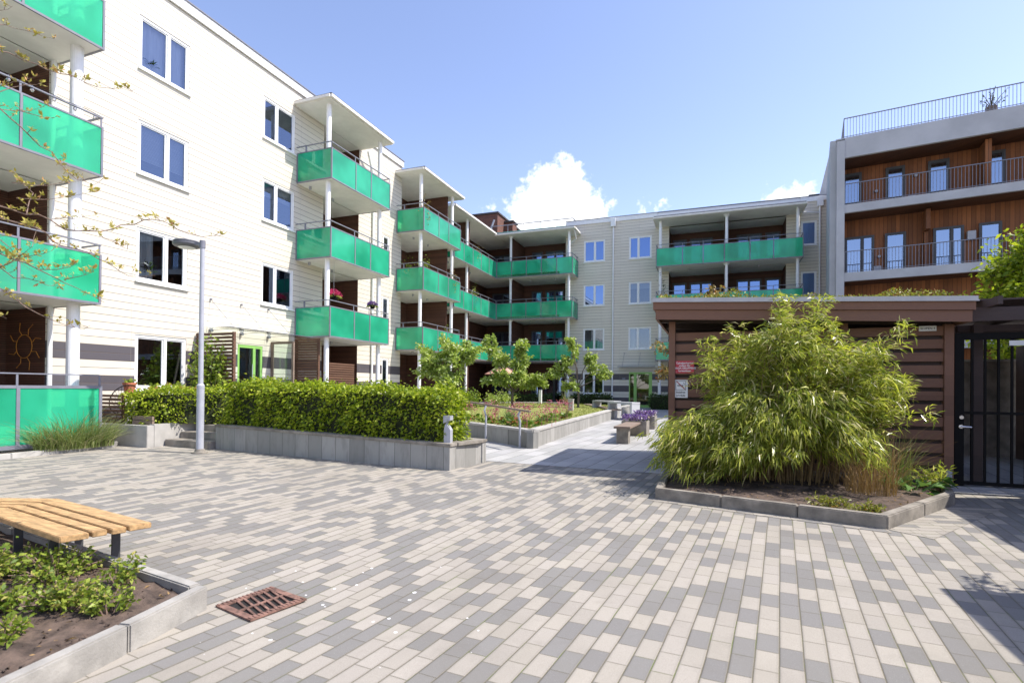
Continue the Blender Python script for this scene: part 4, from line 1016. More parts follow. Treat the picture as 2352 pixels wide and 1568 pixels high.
wl = thing('concrete_wall', (6, 14.2, .2), 'grey concrete yard wall seen through the gate bars', 'wall')
MB().box(3.9, 14, 14.0, 14.25, 0, 2.25).build('concrete', M['conc2'], wl); MB().box(3.88, 14, 13.97, 14.28, 2.253, 2.3).build('cap', M['conc'], wl)
# timber screens just right of the picture: they throw the shade at the lower right
ts = thing('shade_screen', (4.9, 8, .15), 'tall dark timber screen wall running from the gate towards the viewer', 'screen')
MB().box(4.82, 4.9, 6.35, 9.45, .05, 2.84).build('boards', M['pwood'], ts); MB().box(4.76, 4.96, 6.3, 9.46, 2.845, 2.9).build('cap', M['pwood'], ts)
ts = thing('shade_screen', (5.9, 12, .15), 'unseen dark board wall added to shade the passage behind the black gate', 'screen'); MB().box(5.86, 5.94, 10.2, 13.9, .05, 2.55).build('boards', M['pwood'], ts)  # unseen wall, added to block sky light behind the gate
ts = thing('shade_screen', (3.95, 3, .1), 'nearer dark timber screen wall right beside the viewer', 'screen')
MB().box(3.76, 3.84, -1.5, 5.5, .0, 2.84).build('boards', M['pwood'], ts); MB().box(3.70, 3.90, -1.5, 5.54, 2.845, 2.9).build('cap', M['pwood'], ts)
cl = thing('climbing_plant', (3.95, 5.6, 2.4), 'loose leafy climber hanging off the end of the nearer timber screen', 'climber')
b = MB(); lf = Leaves()
for i in range(9):
    p = Vector((3.93, 5.35, 2.75)); q = p+Vector((rng.uniform(-.3, .25), rng.uniform(.2, .75), rng.uniform(-.5, .25))); b.tube([p, (p+q)/2+Vector((0, 0, .1)), q], .006, 5)
    for k in range(13): lf.quads([p.lerp(q, rng.uniform(.2, 1))+Vector((rng.gauss(0, .05), rng.gauss(0, .05), rng.gauss(0, .05)))], [npr.normal(size=3)], rng.uniform(.05, .09), .045)
b.build('stems', M['twig'], cl); lf.build('foliage', M['clim'], cl)

# ------------------------------------------------------------------ right bed with bamboo
BR = [(-.73, 7.57), (1.79, 6.82), (2.97, 8.5), (3.3, 9.85), (-.76, 9.85)]
bd = thing('garden_bed', (1.2, 8.6, .12), 'angular concrete-kerbed bed of dark soil in front of the shed', 'garden bed')
right_bed = bd
b = MB(); curb(b, BR, .11, .15, True, .95); b.build('kerb', M['conc2'], bd, bevel=.012)
soil([(-.62, 7.66), (1.74, 6.97), (2.86, 8.5), (3.18, 9.75), (-.65, 9.75)], .09, bd)
for nm, (p, q), wd in (('kerb_paving', ((-.73, 7.57), (1.79, 6.82)), .15), ('kerb_paving', ((1.79, 6.82), (2.97, 8.5)), .42)):
    p, q = Vector(p), Vector(q); t = (q-p).normalized(); nn = Vector((t.y, -t.x))
    sheet('kerb_paving', [tuple(p+nn*.005), tuple(q+nn*.005), tuple(q+nn*wd+t*wd*.3), tuple(p+nn*wd-t*wd*.1)], .004, M['border'], 8)

bb = thing('bamboo', (1.05, 9.15, .2), 'large bushy bamboo clump arching over the kerbed bed in front of the shed', 'bamboo')
lf = Leaves(); b = MB()
def bez(p0, p1, p2, n): 
    return [p0*(1-t)**2+p1*2*t*(1-t)+p2*t*t for t in [i/(n-1) for i in range(n)]]
def spray(pt, outd, n, L, drop, spread):
    D = np.array([outd]*n)+npr.normal(size=(n, 3))*spread; D[:, 2] -= drop
    C = np.array([pt]*n)+npr.normal(size=(n, 3))*.035
    lf.quads(C, D, npr.uniform(.6, 1.25, n)*L, npr.uniform(.011, .024, n), droop=.25)
tips = []
for (x, z, k) in ((.05, 2.35, 4), (.35, 2.55, 4), (.7, 2.6, 4), (.98, 3.0, 4), (1.08, 2.8, 3), (1.5, 2.9, 4), (1.7, 2.6, 3), (1.35, 2.4, 4), (-.1, 2.15, 2), (-.3, 1.8, 1), (2.05, 2.2, 3), (2.4, 2.45, 3), (2.3, 2.1, 3), (2.6, 1.75, 6), (2.5, 1.4, 5), (2.3, 1.6, 4), (.5, 2.2, 5), (1.0, 2.3, 5)):
    for _ in range(k): tips.append((x+rng.gauss(0, .06), 9.1+rng.gauss(-.1, .25), z-abs(rng.gauss(0, .13)), 0))
for _ in range(85):
    x = rng.uniform(-.62, 2.05); 
    tips.append((x, 8.65+rng.gauss(-.15, .32), (rng.uniform(.8, 1.5) if x > -.2 else rng.uniform(.7, 1.15))-.12*abs(x-1), 1))
for _ in range(34): tips.append((rng.uniform(-.75, .1), 8.6+rng.gauss(0, .3), rng.uniform(.5, 1.1), 1))
for _ in range(40): x = rng.uniform(-.65, 1.2); tips.append((x, 8.45+rng.gauss(0, .2), rng.uniform(.35, .75)+max(0, x)*.3, 1))
ENV = [(-.7, 1.2), (-.35, 1.75), (.1, 2.3), (.6, 2.55), (1.0, 2.85), (1.5, 2.8), (1.95, 2.4), (2.4, 2.3), (2.7, 1.7)]
for _ in range(75):
    x = rng.uniform(-.1, 2.4); e = np.interp(x, [q[0] for q in ENV], [q[1] for q in ENV]); tips.append((x, 8.85+rng.gauss(0, .25), max(1.2, e*rng.uniform(.55, .93)), 2))
for (x, y, z, low) in tips:
    bx = 1.05+(x-1.05)*.5+rng.gauss(0, .15); by = 9.15+rng.gauss(0, .18); p0 = Vector((bx, by, .2)); p2 = Vector((x, y, z))
    p1 = Vector((bx+(x-bx)*.25, by+(y-by)*.2, z*(.85, 1.25, 1.1)[low]+(.2 if low == 1 else 0)))
    pts = bez(p0, p1, p2, 9); b.tube(pts, [.008-.0007*i for i in range(9)], 5, False)
    for i in range(3 if low else 4, 9):
        od_ = Vector((x-1.05, y-9.15, 0)); od_ = od_.normalized() if od_.length > .01 else Vector((0, -1, 0))
        for s in range(3):
            kk = 1 if low else .62; pt = pts[i]+Vector((rng.gauss(0, .09*kk), rng.gauss(0, .09*kk), rng.gauss(0, .07)))
            if low == 2: spray(pt, od_*.5+Vector((rng.gauss(0, .5), rng.gauss(-.25, .4), .1)), 7, .16, .2, .5)
            elif low: spray(pt, od_*.75+Vector((rng.gauss(0, .3), -.3, 0)), 11, .17, .5, .45)
            else: spray(pt, od_*.3+Vector((rng.gauss(0, .5), rng.gauss(-.2, .5), .3)), 9, .15, .0, .55)
for _ in range(26):
    x = 1.05+rng.uniform(-1.5, 1.4); y = 9.0+rng.gauss(0, .2); b.tube([(x, y, .18), (x+rng.gauss(0, .1), y-.05, .6), (x+rng.gauss(0, .2), y-.1, 1.0)], [.006, .005, .003], 4, False)
b.build('culms', M['culm'], bb, recalc=False); lf.build('foliage', M['bamb'], bb)
# dry grass tuft
def grass_tuft(name, x, y, z, n, h, spread, label, mt, cat='grass', wd=.007, group=None, ry=None, rx=None, bs=.35):
    t = thing(name, (x, y, z), label, cat, group); l = Leaves()
    for _ in range(n):
        a = rng.uniform(0, 2*math.pi); r = spread*math.sqrt(rng.random()); hh = h*rng.uniform(.45, 1.12)*(1-.35*r/spread)
        p0 = np.array([x+math.cos(a)*r*bs*((rx or spread)/spread), y+math.sin(a)*(ry or spread)/spread*r*bs, z]); a += rng.gauss(0, .9); o = np.array([math.cos(a), math.sin(a), 0])*spread*rng.uniform(.1, .75)
        ts_ = np.linspace(0, 1, 7)[:, None]
        pts = p0+o*ts_**1.8+np.array([0, 0, hh])*(ts_*1.35-.55*rng.uniform(.3, 1.1)*ts_**2.4)
        l.ribbon(pts, wd*rng.uniform(.7, 1.3))
    l.build('blades', M[mt], t); return t
grass_tuft('dry_grass', 2.05, 8.5, .2, 280, 1.05, .85, 'straw-coloured dry grass tuft leaning out of the bamboo bed', 'dry', wd=.008)
grass_tuft('arching_grass', 2.5, 9.2, .2, 150, 1.1, .55, 'arching green and straw grass at the right of the bamboo', 'grassb', wd=.009)
# hosta
hs = thing('hosta', (2.6, 8.75, .22), 'broad-leaved green hosta at the right end of the bamboo bed', 'plant')
me_b = Leaves()
for i in range(22):
    a = rng.uniform(0, 2*math.pi); L = rng.uniform(.16, .3); el = rng.uniform(.3, 1.2); d0 = np.array([math.cos(a), math.sin(a), el]); c0 = np.array([2.6, 8.75, .22])+np.array([math.cos(a), math.sin(a), 0])*.05
    st_ = c0+d0*rng.uniform(.08, .26); me_b.quads([st_], [np.array([math.cos(a), math.sin(a), rng.uniform(-.3, .7)])], L, L*.55, nrm=np.array([[rng.gauss(0, .3), rng.gauss(0, .3), 1]]), droop=.3); me_b.ribbon([c0, (c0+st_)/2, st_], .014)
me_b.build('foliage', M['hosta'], hs)
def shrub(name, x, y, z, r, h, n, label, mt='low', L=.07, cat='shrub', group=None, wd=.5, stems=6):
    t = thing(name, (x, y, z), label, cat, group); l = Leaves(); b = MB(); C = []; D = []
    ns = max(stems, int(n/26))
    for s in range(ns):
        a = rng.uniform(0, 2*math.pi); rr_ = r*math.sqrt(rng.random()); tip = Vector((x+rr_*math.cos(a), y+rr_*math.sin(a), z+h*rng.uniform(.45, 1.05)*(1-.35*(rr_/r)**2))); p0 = Vector((x+rr_*.3*math.cos(a), y+rr_*.3*math.sin(a), z))
        b.tube([p0, p0.lerp(tip, .5)+Vector((0, 0, .03)), tip], [.006, .005, .003], 4, False)
        for k in range(n//ns):
            q = p0.lerp(tip, rng.uniform(.3, 1.05)); C.append((q.x+rng.gauss(0, r*.1), q.y+rng.gauss(0, r*.1), q.z+rng.gauss(0, h*.07))); D.append((rng.gauss(0, .6), rng.gauss(0, .6), .35+rng.gauss(0, .4)))
    C = np.array(C); C[:, 2] = np.maximum(C[:, 2], z+.01)
    l.quads(C, D, npr.uniform(.6, 1.2, len(C))*L, npr.uniform(.8, 1.2, len(C))*L*wd, droop=.15); b.build('stems', M['twig'], t, recalc=False); l.build('foliage', M[mt], t); return t
for x, y, s, lb in ((1.35, 7.35, .26, 'left one of the low yellow-green tufts at the front kerb of the bamboo bed'), (1.68, 7.22, .2, 'right one of the low yellow-green tufts at the front kerb of the bamboo bed')):
    shrub('ground_tuft', x, y, .2, s, .12, 260, lb, 'sedum', .08, 'plant', 'low tufts in the bamboo bed', .2)
shrub('leafy_bamboo_shoot', 2.95, 9.05, .22, .28, .35, 300, 'low spreading bamboo shoot hanging over the kerb next to the gate', 'bamb', .15, 'plant', None, .13)

# ------------------------------------------------------------------ left bed, bench, drain
BL = [(-3.05, 1.3), (-3.02, .2), (-9, .2), (-9, 3.45), (-4.72, 2.94), (-3.34, 2.77)]
BL = [(-3.06, 1.25), (-3.34, 2.77), (-4.72, 2.94), (-9.5, 3.5)]
bd = thing('garden_bed', (-5, 2, .05), 'concrete-kerbed bed of bare soil and low shrubs beside the timber bench', 'garden bed')
b = MB(); curb(b, [(-2.88, .3), (-3.06, 1.35), (-3.20, 2.13), (-3.34, 2.77)], .085, .165); curb(b, [(-3.43, 2.785), (-4.72, 2.94), (-6.2, 3.12), (-9.5, 3.5)], .085, .165); b.build('kerb', plain('kerb_concrete', (.33, .315, .285), .88, .25, 3, .35), bd, bevel=.01)
b = MB(); nn_ = 30; vs = []; fs = []
for i in range(nn_+1):
    for j in range(nn_+1):
        s, t = i/nn_, j/nn_; xr = -2.95-.42*t*(1-.1*t) if True else 0; xr = -2.93+(-3.39+2.93)*t; yl = .3+(2.70-.3)*t; x = xr+(-9.5-xr)*s**1.6; y = yl+(.72*s**1.6)*t
        vs.append((x, y, gz(x, y)+.10+rng.uniform(-.018, .022)))
for i in range(nn_):
    for j in range(nn_): fs.append((i*(nn_+1)+j, (i+1)*(nn_+1)+j, (i+1)*(nn_+1)+j+1, i*(nn_+1)+j+1))
b.add(vs, fs); b.build('soil', M['soil'], bd, recalc=False, smooth=True)
# clods and bits on the soil
b = MB()
for _ in range(420):
    x, y = rng.uniform(-5.2, -3.15), rng.uniform(1.2, 2.75); s = rng.uniform(.006, .02)
    if x > -2.95-.2*y: continue
    p = Vector((x, y, gz(x, y)+.105)); b.add([p+Vector((rng.uniform(-1, 1)*s, rng.uniform(-1, 1)*s, rng.uniform(-.6, 1)*s)) for _ in range(5)], [(0, 1, 2), (0, 2, 3), (0, 3, 4), (1, 2, 3), (2, 3, 4), (0, 1, 4)])
cd = b.build('clods', M['soil'], bd, recalc=False); cd['kind'] = 'stuff'
lbls = ['wide low green shrub under the front edge of the timber bench', 'rounded low shrub at the middle of the left soil bed', 'small low shrub nearest the kerb corner of the left bed', 'low shrub beside the bench leg at the kerb', 'low shrub cut by the left picture edge', 'small loose shrub nearest the viewer in the left bed', 'dense low shrub behind the small loose one in the left bed']
for (x, y, r, h, n), lb in zip(((-4.55, 2.5, .36, .24, 620), (-3.95, 2.22, .30, .22, 560), (-3.62, 2.28, .2, .18, 260), (-4.02, 2.62, .16, .26, 200), (-5.05, 2.3, .4, .26, 640), (-3.72, 1.78, .2, .17, 230), (-4.25, 2.05, .22, .18, 330)), lbls):
    shrub('low_shrub', x, y, gz(x, y)+.10, r*.82, h, int(n*1.35), lb, 'low', .046, 'shrub', 'low shrubs in the left bed', .48)
def litter(par, N, f):
    l = Leaves(); C = []
    while len(C) < N:
        q = f()
        if q: C.append(q)
    d = npr.normal(size=(N, 3)); d[:, 2] *= .25; nr = npr.normal(size=(N, 3))*.35; nr[:, 2] += 1
    l.quads(C, d, npr.uniform(.02, .06, N), npr.uniform(.008, .02, N), nrm=nr); o = l.build('leaf_litter', M['dry'], par); o['kind'] = 'stuff'
_pol = [(-.6, 7.68), (1.72, 7.0), (2.83, 8.5), (3.15, 9.7), (-.6, 9.7)]
def _f1():
    x, y = rng.uniform(-.6, 3.1), rng.uniform(7, 9.6)
    return (x, y, gz(x, y)+.115) if inside(x, y, _pol) else None
litter(right_bed, 420, _f1)
def _f2():
    x, y = rng.uniform(-5.2, -3.1), rng.uniform(1.2, 2.7)
    return (x, y, gz(x, y)+.118) if x < -2.97-.15*y else None
litter(bd, 150, _f2)
# bench of pine planks
bn = thing('plank_bench', (-5.1, 2.9, .1), 'new honey-coloured pine plank bench on steel legs at the left', 'bench')
O = Vector((-4.46, 2.465)); T = Vector((-.987, .16)); Nn = Vector((.16, .987)); T2 = Vector((-.935, -.354)); N2 = Vector((-.354, .935))
vlist = [(0, .17), (.193, .285), (.308, .40), (.423, .575)]
for i, (a, c) in enumerate(vlist):
    b = MB(); z0, z1 = .43, .475
    eo = [0, .01, -.01, .005][i]
    def pt(v, s): q = O+Nn*v+T*s; return (q.x, q.y)
    L0 = 1.5+a*.25; L1 = 1.5+c*.25
    b.prism([pt(a, eo-.16*a), pt(a, L0), pt(c, L1), pt(c, eo-.16*c)], z0, z1); b.build('plank', M['pine'], bn, bevel=.005)
    b = MB(); e0 = pt(a, L0+.006); e1 = pt(c, L1+.006); f0 = Vector(e0)+T2*1.6; f1 = Vector(e1)+T2*1.6; b.prism([e0, tuple(f0), tuple(f1), e1], z0, z1); b.build('plank', M['pine'], bn, bevel=.005)
for s in (.28, .95, 1.9):
    q = O+T*s
    for v in (.06, .48): r = q+Nn*v; MB().bar((r.x, r.y, .0), (r.x, r.y, .40), .06, .02, up=(T.x, T.y, 0)).build('leg', M['dsteel'], bn)
    r0, r1 = q+Nn*.03, q+Nn*.55; MB().bar((r0.x, r0.y, .415), (r1.x, r1.y, .415), .05, .025).build('support', M['dsteel'], bn)
# drain grate
dg_ = thing('drain_grate', (-3.07, 2.99, .01), 'rusty square cast-iron drain grate set in the paving', 'drain grate')
ga = rad(78); gm = lambda x, y, z: (-3.06+(x*math.cos(ga)-y*math.sin(ga))*.84, 2.98+(x*math.sin(ga)+y*math.cos(ga))*.84, .014+z)
b = MB(gm); b.box(-.25, .25, -.25, .25, -.006, -.003); b.build('dark_plate', M['pit_dark'], dg_)  # flat black plate above the paving stands in for the shade inside the drain
b = MB(gm)
for s in (-1, 1): b.box(-.26, .26, s*.23-.03, s*.23+.03, .0, .012); b.box(s*.23-.03, s*.23+.03, -.199, .199, .0, .011)
for s in (-1, 1):
    for i in range(14): b.box(-.25+i*.037, -.235+i*.037, s*.23-.024, s*.23+.024, .0121, .017)
b.box(-.2, .2, -.012, .012, .0, .009)
for i in range(6):
    for s in (-1, 1):
        x = -.15+i*.062; q = .04*s
        b.add([(x, s*.012, .0), (x+.02, s*.012, .0), (x+.02+q, s*.2, .0), (x+q, s*.2, .0), (x, s*.012, .009), (x+.02, s*.012, .009), (x+.02+q, s*.2, .009), (x+q, s*.2, .009)], [(0, 3, 2, 1), (4, 5, 6, 7), (0, 1, 5, 4), (1, 2, 6, 5), (2, 3, 7, 6), (3, 0, 4, 7)])
b.build('grate', M['rust'], dg_)

# grasses by the green glass screen, with their kerb
bd = thing('garden_bed', (-12.5, 6.5, .2), 'narrow kerbed strip of tall grasses along the green glass terrace screen', 'garden bed')
b = MB(); curb(b, [(-12.3, 3.0), (-12.33, 6.0), (-12.45, 7.9), (-12.7, 8.15)], .1, .10, False, .95); b.build('kerb', M['conc'], bd, bevel=.01)
b = MB(); b.prism([(-12.62, 3), (-12.4, 3), (-12.43, 6), (-12.55, 7.9), (-12.75, 7.9)], .1, .27); b.build('soil', M['soil'], bd)
grass_tuft('tall_grass', -12.45, 7.15, .25, 1300, .78, .85, 'big arching green grass clump in front of the green glass screen', 'grassb', wd=.012, rx=.25, ry=1.0, bs=.75)
grass_tuft('tall_grass', -12.45, 5.2, .22, 360, .62, .5, 'smaller grass clump cut by the left picture edge before the green glass', 'grassb', wd=.012, rx=.25, ry=.7, bs=.75)

# ------------------------------------------------------------------ terrace screens, climber, pots
def slats(name, p, q, z0, z1, label, pitch=.075, w=.05, postw=.07, m_='slat', th=.02):
    t = thing(name, (*p, z0), label, 'screen'); p, q = Vector((*p, 0)), Vector((*q, 0)); b = MB(); z = z0
    while z < z1: b.bar(p+Vector((0, 0, z+w/2)), q+Vector((0, 0, z+w/2)), th, w); z += pitch
    b.build('slats', M[m_], t)
    d = (q-p).normalized(); s = Vector((-d.y, d.x, 0))*(th/2+postw/2+.002)
    for e in (p+d*.04, q-d*.04): MB().bar(e+s+Vector((0, 0, z0)), e+s+Vector((0, 0, z1)), postw, postw).build('post', M['slat'], t)
    return t
slats('slatted_screen', (-14.15, 11.22), (-12.68, 11.22), .72, 3.12, 'tall dark slatted timber screen with a climber, beside the green door', .105, .07)
slats('slatted_screen', (-14.15, 15.14), (-13.08, 15.14), .70, 3.3, 'tall brown slatted screen under the end of the sunny balcony stack', .09, .068)
slats('slatted_screen', (-13.05, 15.5), (-13.05, 17.1), .70, 2.4, 'waist-high brown slatted screen beneath the first balcony of the sunny stack', .085, .06)
gf = thing('glass_screen', (-13.7, 14.09, .72), 'timber-framed clear glass wind screen beside the slatted panel', 'screen')
b = MB(); b.box(-14.18, -14.1, 14.06, 14.12, .72, 3.1); b.box(-13.28, -13.2, 14.06, 14.12, .72, 3.1); b.box(-14.099, -13.281, 14.06, 14.12, 3.02, 3.1); b.box(-14.099, -13.281, 14.06, 14.12, .72, .8); b.build('frame', M['oldwood'], gf)
MB().box(-14.1, -13.28, 14.085, 14.095, .8, 3.02).build('pane', M['cglass'], gf)
shrub('climbing_plant', -13.35, 11.05, .72, .55, 2.2, 2600, 'sunlit climber growing up the tall dark screen by the green door', 'clim', .12, 'climber', None, .75, 14)
pts_ = [(-13.55, 8.95, .14, .26, 'terracotta'), (-13.5, 9.5, .11, .16, 'terracotta'), (-13.45, 9.85, .12, .15, 'white'), (-13.45, 10.2, .13, .18, 'terracotta'), (-13.4, 10.6, .12, .16, 'terracotta')]
sf = thing('plant_shelf', (-13.5, 9.7, .64), 'low pale shelf carrying flowerpots under the ground floor window', 'shelf')
b = MB(); b.box(-13.75, -13.25, 8.85, 10.75, 1.34, 1.38); [b.box(-13.7, -13.65, y, y+.05, .64, 1.34) for y in (9.0, 10.6)]; [b.box(-13.35, -13.3, y, y+.05, .64, 1.34) for y in (9.0, 10.6)]; b.build('boards', M['white'], sf)
pl_l = ['largest terracotta flowerpot at the left end of the shelf below the window', 'low terracotta bowl second from the left on the window shelf', 'white flowerpot in the middle of the window shelf', 'terracotta pot with reddish plant right of the white pot', 'rightmost terracotta pot on the window shelf']
for (x, y, r, h, mt), lb in zip(pts_, pl_l):
    t = thing('flowerpot', (x, y, 1.38), lb, 'flowerpot', 'flowerpots on the window shelf'); MB().lathe((x, y, 1.38), [(r*.7, 0), (r*.95, h*.8), (r*1.08, h*.81), (r*1.08, h), (r*.9, h), (r*.88, h*.9)], 18).build('pot', M['terra'] if mt != 'white' else M['signw'], t)
    l = Leaves(); N = 40; d = npr.normal(size=(N, 3)); d[:, 2] = abs(d[:, 2])+.3; l.quads(np.array([[x, y, 1.38+h*.9]]*N)+npr.normal(size=(N, 3))*r*.35, d, .12, .05, droop=.3); l.build('plant', M['low'] if mt != 'white' else M['autumn'], t)
ch = thing('wire_chair', (-13.4, 8.75, .64), 'round dark wire string chair behind the low slatted screen', 'chair')
b = MB(); c0 = Vector((-13.4, 8.75, 1.22)); R1 = .36
ring = [c0+Vector((.12*math.sin(a), R1*math.cos(a), R1*math.sin(a))) for a in [i*2*math.pi/28 for i in range(29)]]; b.tube(ring, .012, 6, False)
for i in range(28): b.tube([ring[i], c0+Vector((-.12, .06*math.cos(i*2*math.pi/28), -.15+.06*math.sin(i*2*math.pi/28)))], .004, 4, False)
b.build('seat', M['black'], ch)
for s in (-.2, .2): MB().tube([(-13.45, 8.75+s, .64), (-13.4, 8.75+s*.8, .95)], .012, 6).build('leg', M['black'], ch)
# hanging baskets
def basket(x, y, z, r, mt, label, wire):
    t = thing('hanging_basket', (x, y, z), label, 'hanging basket'); MB().lathe((x, y, z), [(r*.35, 0), (r*.6, r*.7), (r*.68, r*.72)], 14).build('pot', M['black'], t)
    l = Leaves(); N = 330; a = npr.normal(size=(N, 3)); a /= np.linalg.norm(a, axis=1, keepdims=True); a[:, 2] = np.abs(a[:, 2])*.75
    l.quads(np.array([x, y, z+r*.65])+a*r*npr.uniform(.6, 1.1, N)[:, None], a+npr.normal(size=(N, 3))*.4, .055, .05); l.build('flowers', M[mt], t)
    l = Leaves(); N = 140; a = npr.normal(size=(N, 3)); a /= np.linalg.norm(a, axis=1, keepdims=True); a[:, 2] = np.abs(a[:, 2])*.4-.2; l.quads(np.array([x, y, z+r*.6])+a*r*.9, a, .07, .04, droop=.3); l.build('foliage', M['low'], t)
    MB().tube([(x, y, z+r*.7), (x, y, wire)], .004, 5).build('wire', M['lsteel'], t)
basket(-12.95, 15.75, 4.72, .27, 'mag', 'hanging basket of bright pink petunias on the lowest sunny balcony', 6.15)
basket(-12.95, 18.1, 4.76, .2, 'purple', 'small hanging basket of dull purple flowers at the far end of that balcony', 6.15)
# string of bulbs on the near top balcony, sun ornament
sl_ = thing('string_lights', (-12.6, 6.5, 7.5), 'string of clear glass bulbs hung along the near balcony handrail', 'string lights')
b = MB(); b.tube([(-12.66, 4.4+.37*i, 7.52-.03*(i % 2)) for i in range(10)], .006, 5); b.build('cable', M['black'], sl_)
for i in range(9):
    y = 4.5+.38*i; b = MB(); b.lathe((-12.66, y, 7.5), [(.012, 0), (.014, -.03)], 8); b.lathe((-12.66, y, 7.47), [(.015, 0), (.03, -.03), (.036, -.06), (.02, -.09), (.003, -.1)], 10); b.build('bulb', M['bulb'], sl_)
so2 = thing('sun_ornament', (-15.6, 7.0, 2.5), 'rusty wire sun ornament on the dark wall behind the green glass screen', 'ornament')
oc = Vector((-14.85, 7.44, 2.45)); om = lambda a, r: oc+Vector((1.5*r*math.cos(a), 0, r*1.35*math.sin(a)))
b = MB(); b.tube([om(i*2*math.pi/24, .2)-Vector((.02, 0, 0)) for i in range(25)], .008, 6, False)
for i in range(8): a = i*math.pi/4+.35; b.tube([om(a, .21), om(a+.12, .30), om(a-.06, .42)], .008, 5)
b.build('wire', plain('orange_rust', (.55, .22, .03), .7, .2), so2)
def bchair(x, y, z, rz, label, mt='dsteel'):
    t = thing('balcony_chair', (x, y, z), label, 'chair', 'chairs on the balconies'); ca, sa = math.cos(rz), math.sin(rz)
    mp = lambda a, c, h: (x+a*ca-c*sa, y+a*sa+c*ca, z+h)
    MB(mp).box(-.22, .22, -.22, .22, .42, .45).build('seat', M[mt], t); MB(mp).add([(-.22, .2, .5), (.22, .2, .5), (.22, .32, .92), (-.22, .32, .92), (-.22, .225, .5), (.22, .225, .5), (.22, .345, .92), (-.22, .345, .92)], [(0, 1, 2, 3), (7, 6, 5, 4), (0, 4, 5, 1), (1, 5, 6, 2), (2, 6, 7, 3), (3, 7, 4, 0)]).build('backrest', M[mt], t)
    for a in (-.2, .2):
        for c in (-.2, .2): MB(mp).tube([(a, c, 0), (a, c, .42 if c < 0 else .55)], .014, 6).build('leg', M['dsteel'], t)
def btable(x, y, z, label, mt='signw'):
    t = thing('balcony_table', (x, y, z), label, 'table', 'tables on the balconies'); MB().lathe((x, y, z), [(.36, .70), (.38, .71), (.38, .73)], 20).build('tabletop', M[mt], t); MB().lathe((x, y, z), [(.2, 0), (.2, .02), (.025, .03), (.025, .7)], 12).build('leg', M['dsteel'], t)
bchair(-11.9, 33.6, FL[1]+.2, 2.4, 'dark chair on the middle corner balcony facing left'); bchair(-10.4, 33.5, FL[2]+.2, .6, 'dark chair on the top corner balcony nearer its right end'); bchair(-10.0, 33.5, FL[0]+.2, -.5, 'dark chair on the lowest corner balcony')
btable(-11.1, 33.5, FL[2]+.2, 'small white round table on the top corner balcony'); btable(-13.3, 17.4, FL[0]+.2, 'small white round table on the lowest balcony of the sunny stack')
bchair(-13.3, 16.4, FL[1]+.2, -1.2, 'pale chair behind the glass of the middle balcony in the sunny stack', 'signw'); bchair(2.2, 33.4, FL[2]+.2, .3, 'dark chair behind the top balcony rail above the shed')
# balcony plants
def bplant(x, y, z, h, label, mt='low', name='potted_plant', r=.25, n=160):
    t = thing(name, (x, y, z), label, 'potted plant', 'plants on the balconies'); MB().lathe((x, y, z), [(.09, 0), (.13, .22), (.14, .23)], 12).build('pot', M['terra'], t)
    C = np.array([x, y, z+.22+h*.5])+npr.normal(size=(n, 3))*np.array([r*.5, r*.5, h*.25]); l = Leaves(); l.quads(C, npr.normal(size=(n, 3)), .09, .05); l.build('foliage', M[mt], t)
for x, y, z, h, lb, mt in ((-12.85, 22.0, FL[2]+.2, 1.15, 'red and green plant on the top balcony at the shaded gable', 'autumn'), (-12.9, 22.2, FL[1]+.2, 1.25, 'tall light green plant rising above the middle balcony rail', 'clim'), (-13.6, 21.95, FL[1]+.2, 1.15, 'small light green plant left of the tall one on the middle balcony', 'clim'),
                    (-12.85, 24.9, FL[1]+.2, 1.1, 'flowering plant at the far end of the middle balcony rail', 'autumn'), (-12.85, 24.4, FL[0]+.2, 1.0, 'terracotta potted plant on the lowest balcony of the second stack', 'low'),
                    (-13.8, 29.6, FL[1]+.2, 1.2, 'bushy pale plant on the corner balcony by the column, middle floor', 'apple'), (-13.8, 30.0, FL[2]+.2, 1.05, 'plant on the corner balcony by the column, top floor', 'autumn'),
                    (-2.9, 33.2, FL[1]+.2, 1.9, 'tall dark climber at the left end of the right balcony stack', 'darkl')):
    bplant(x, y, z, h, lb, mt)

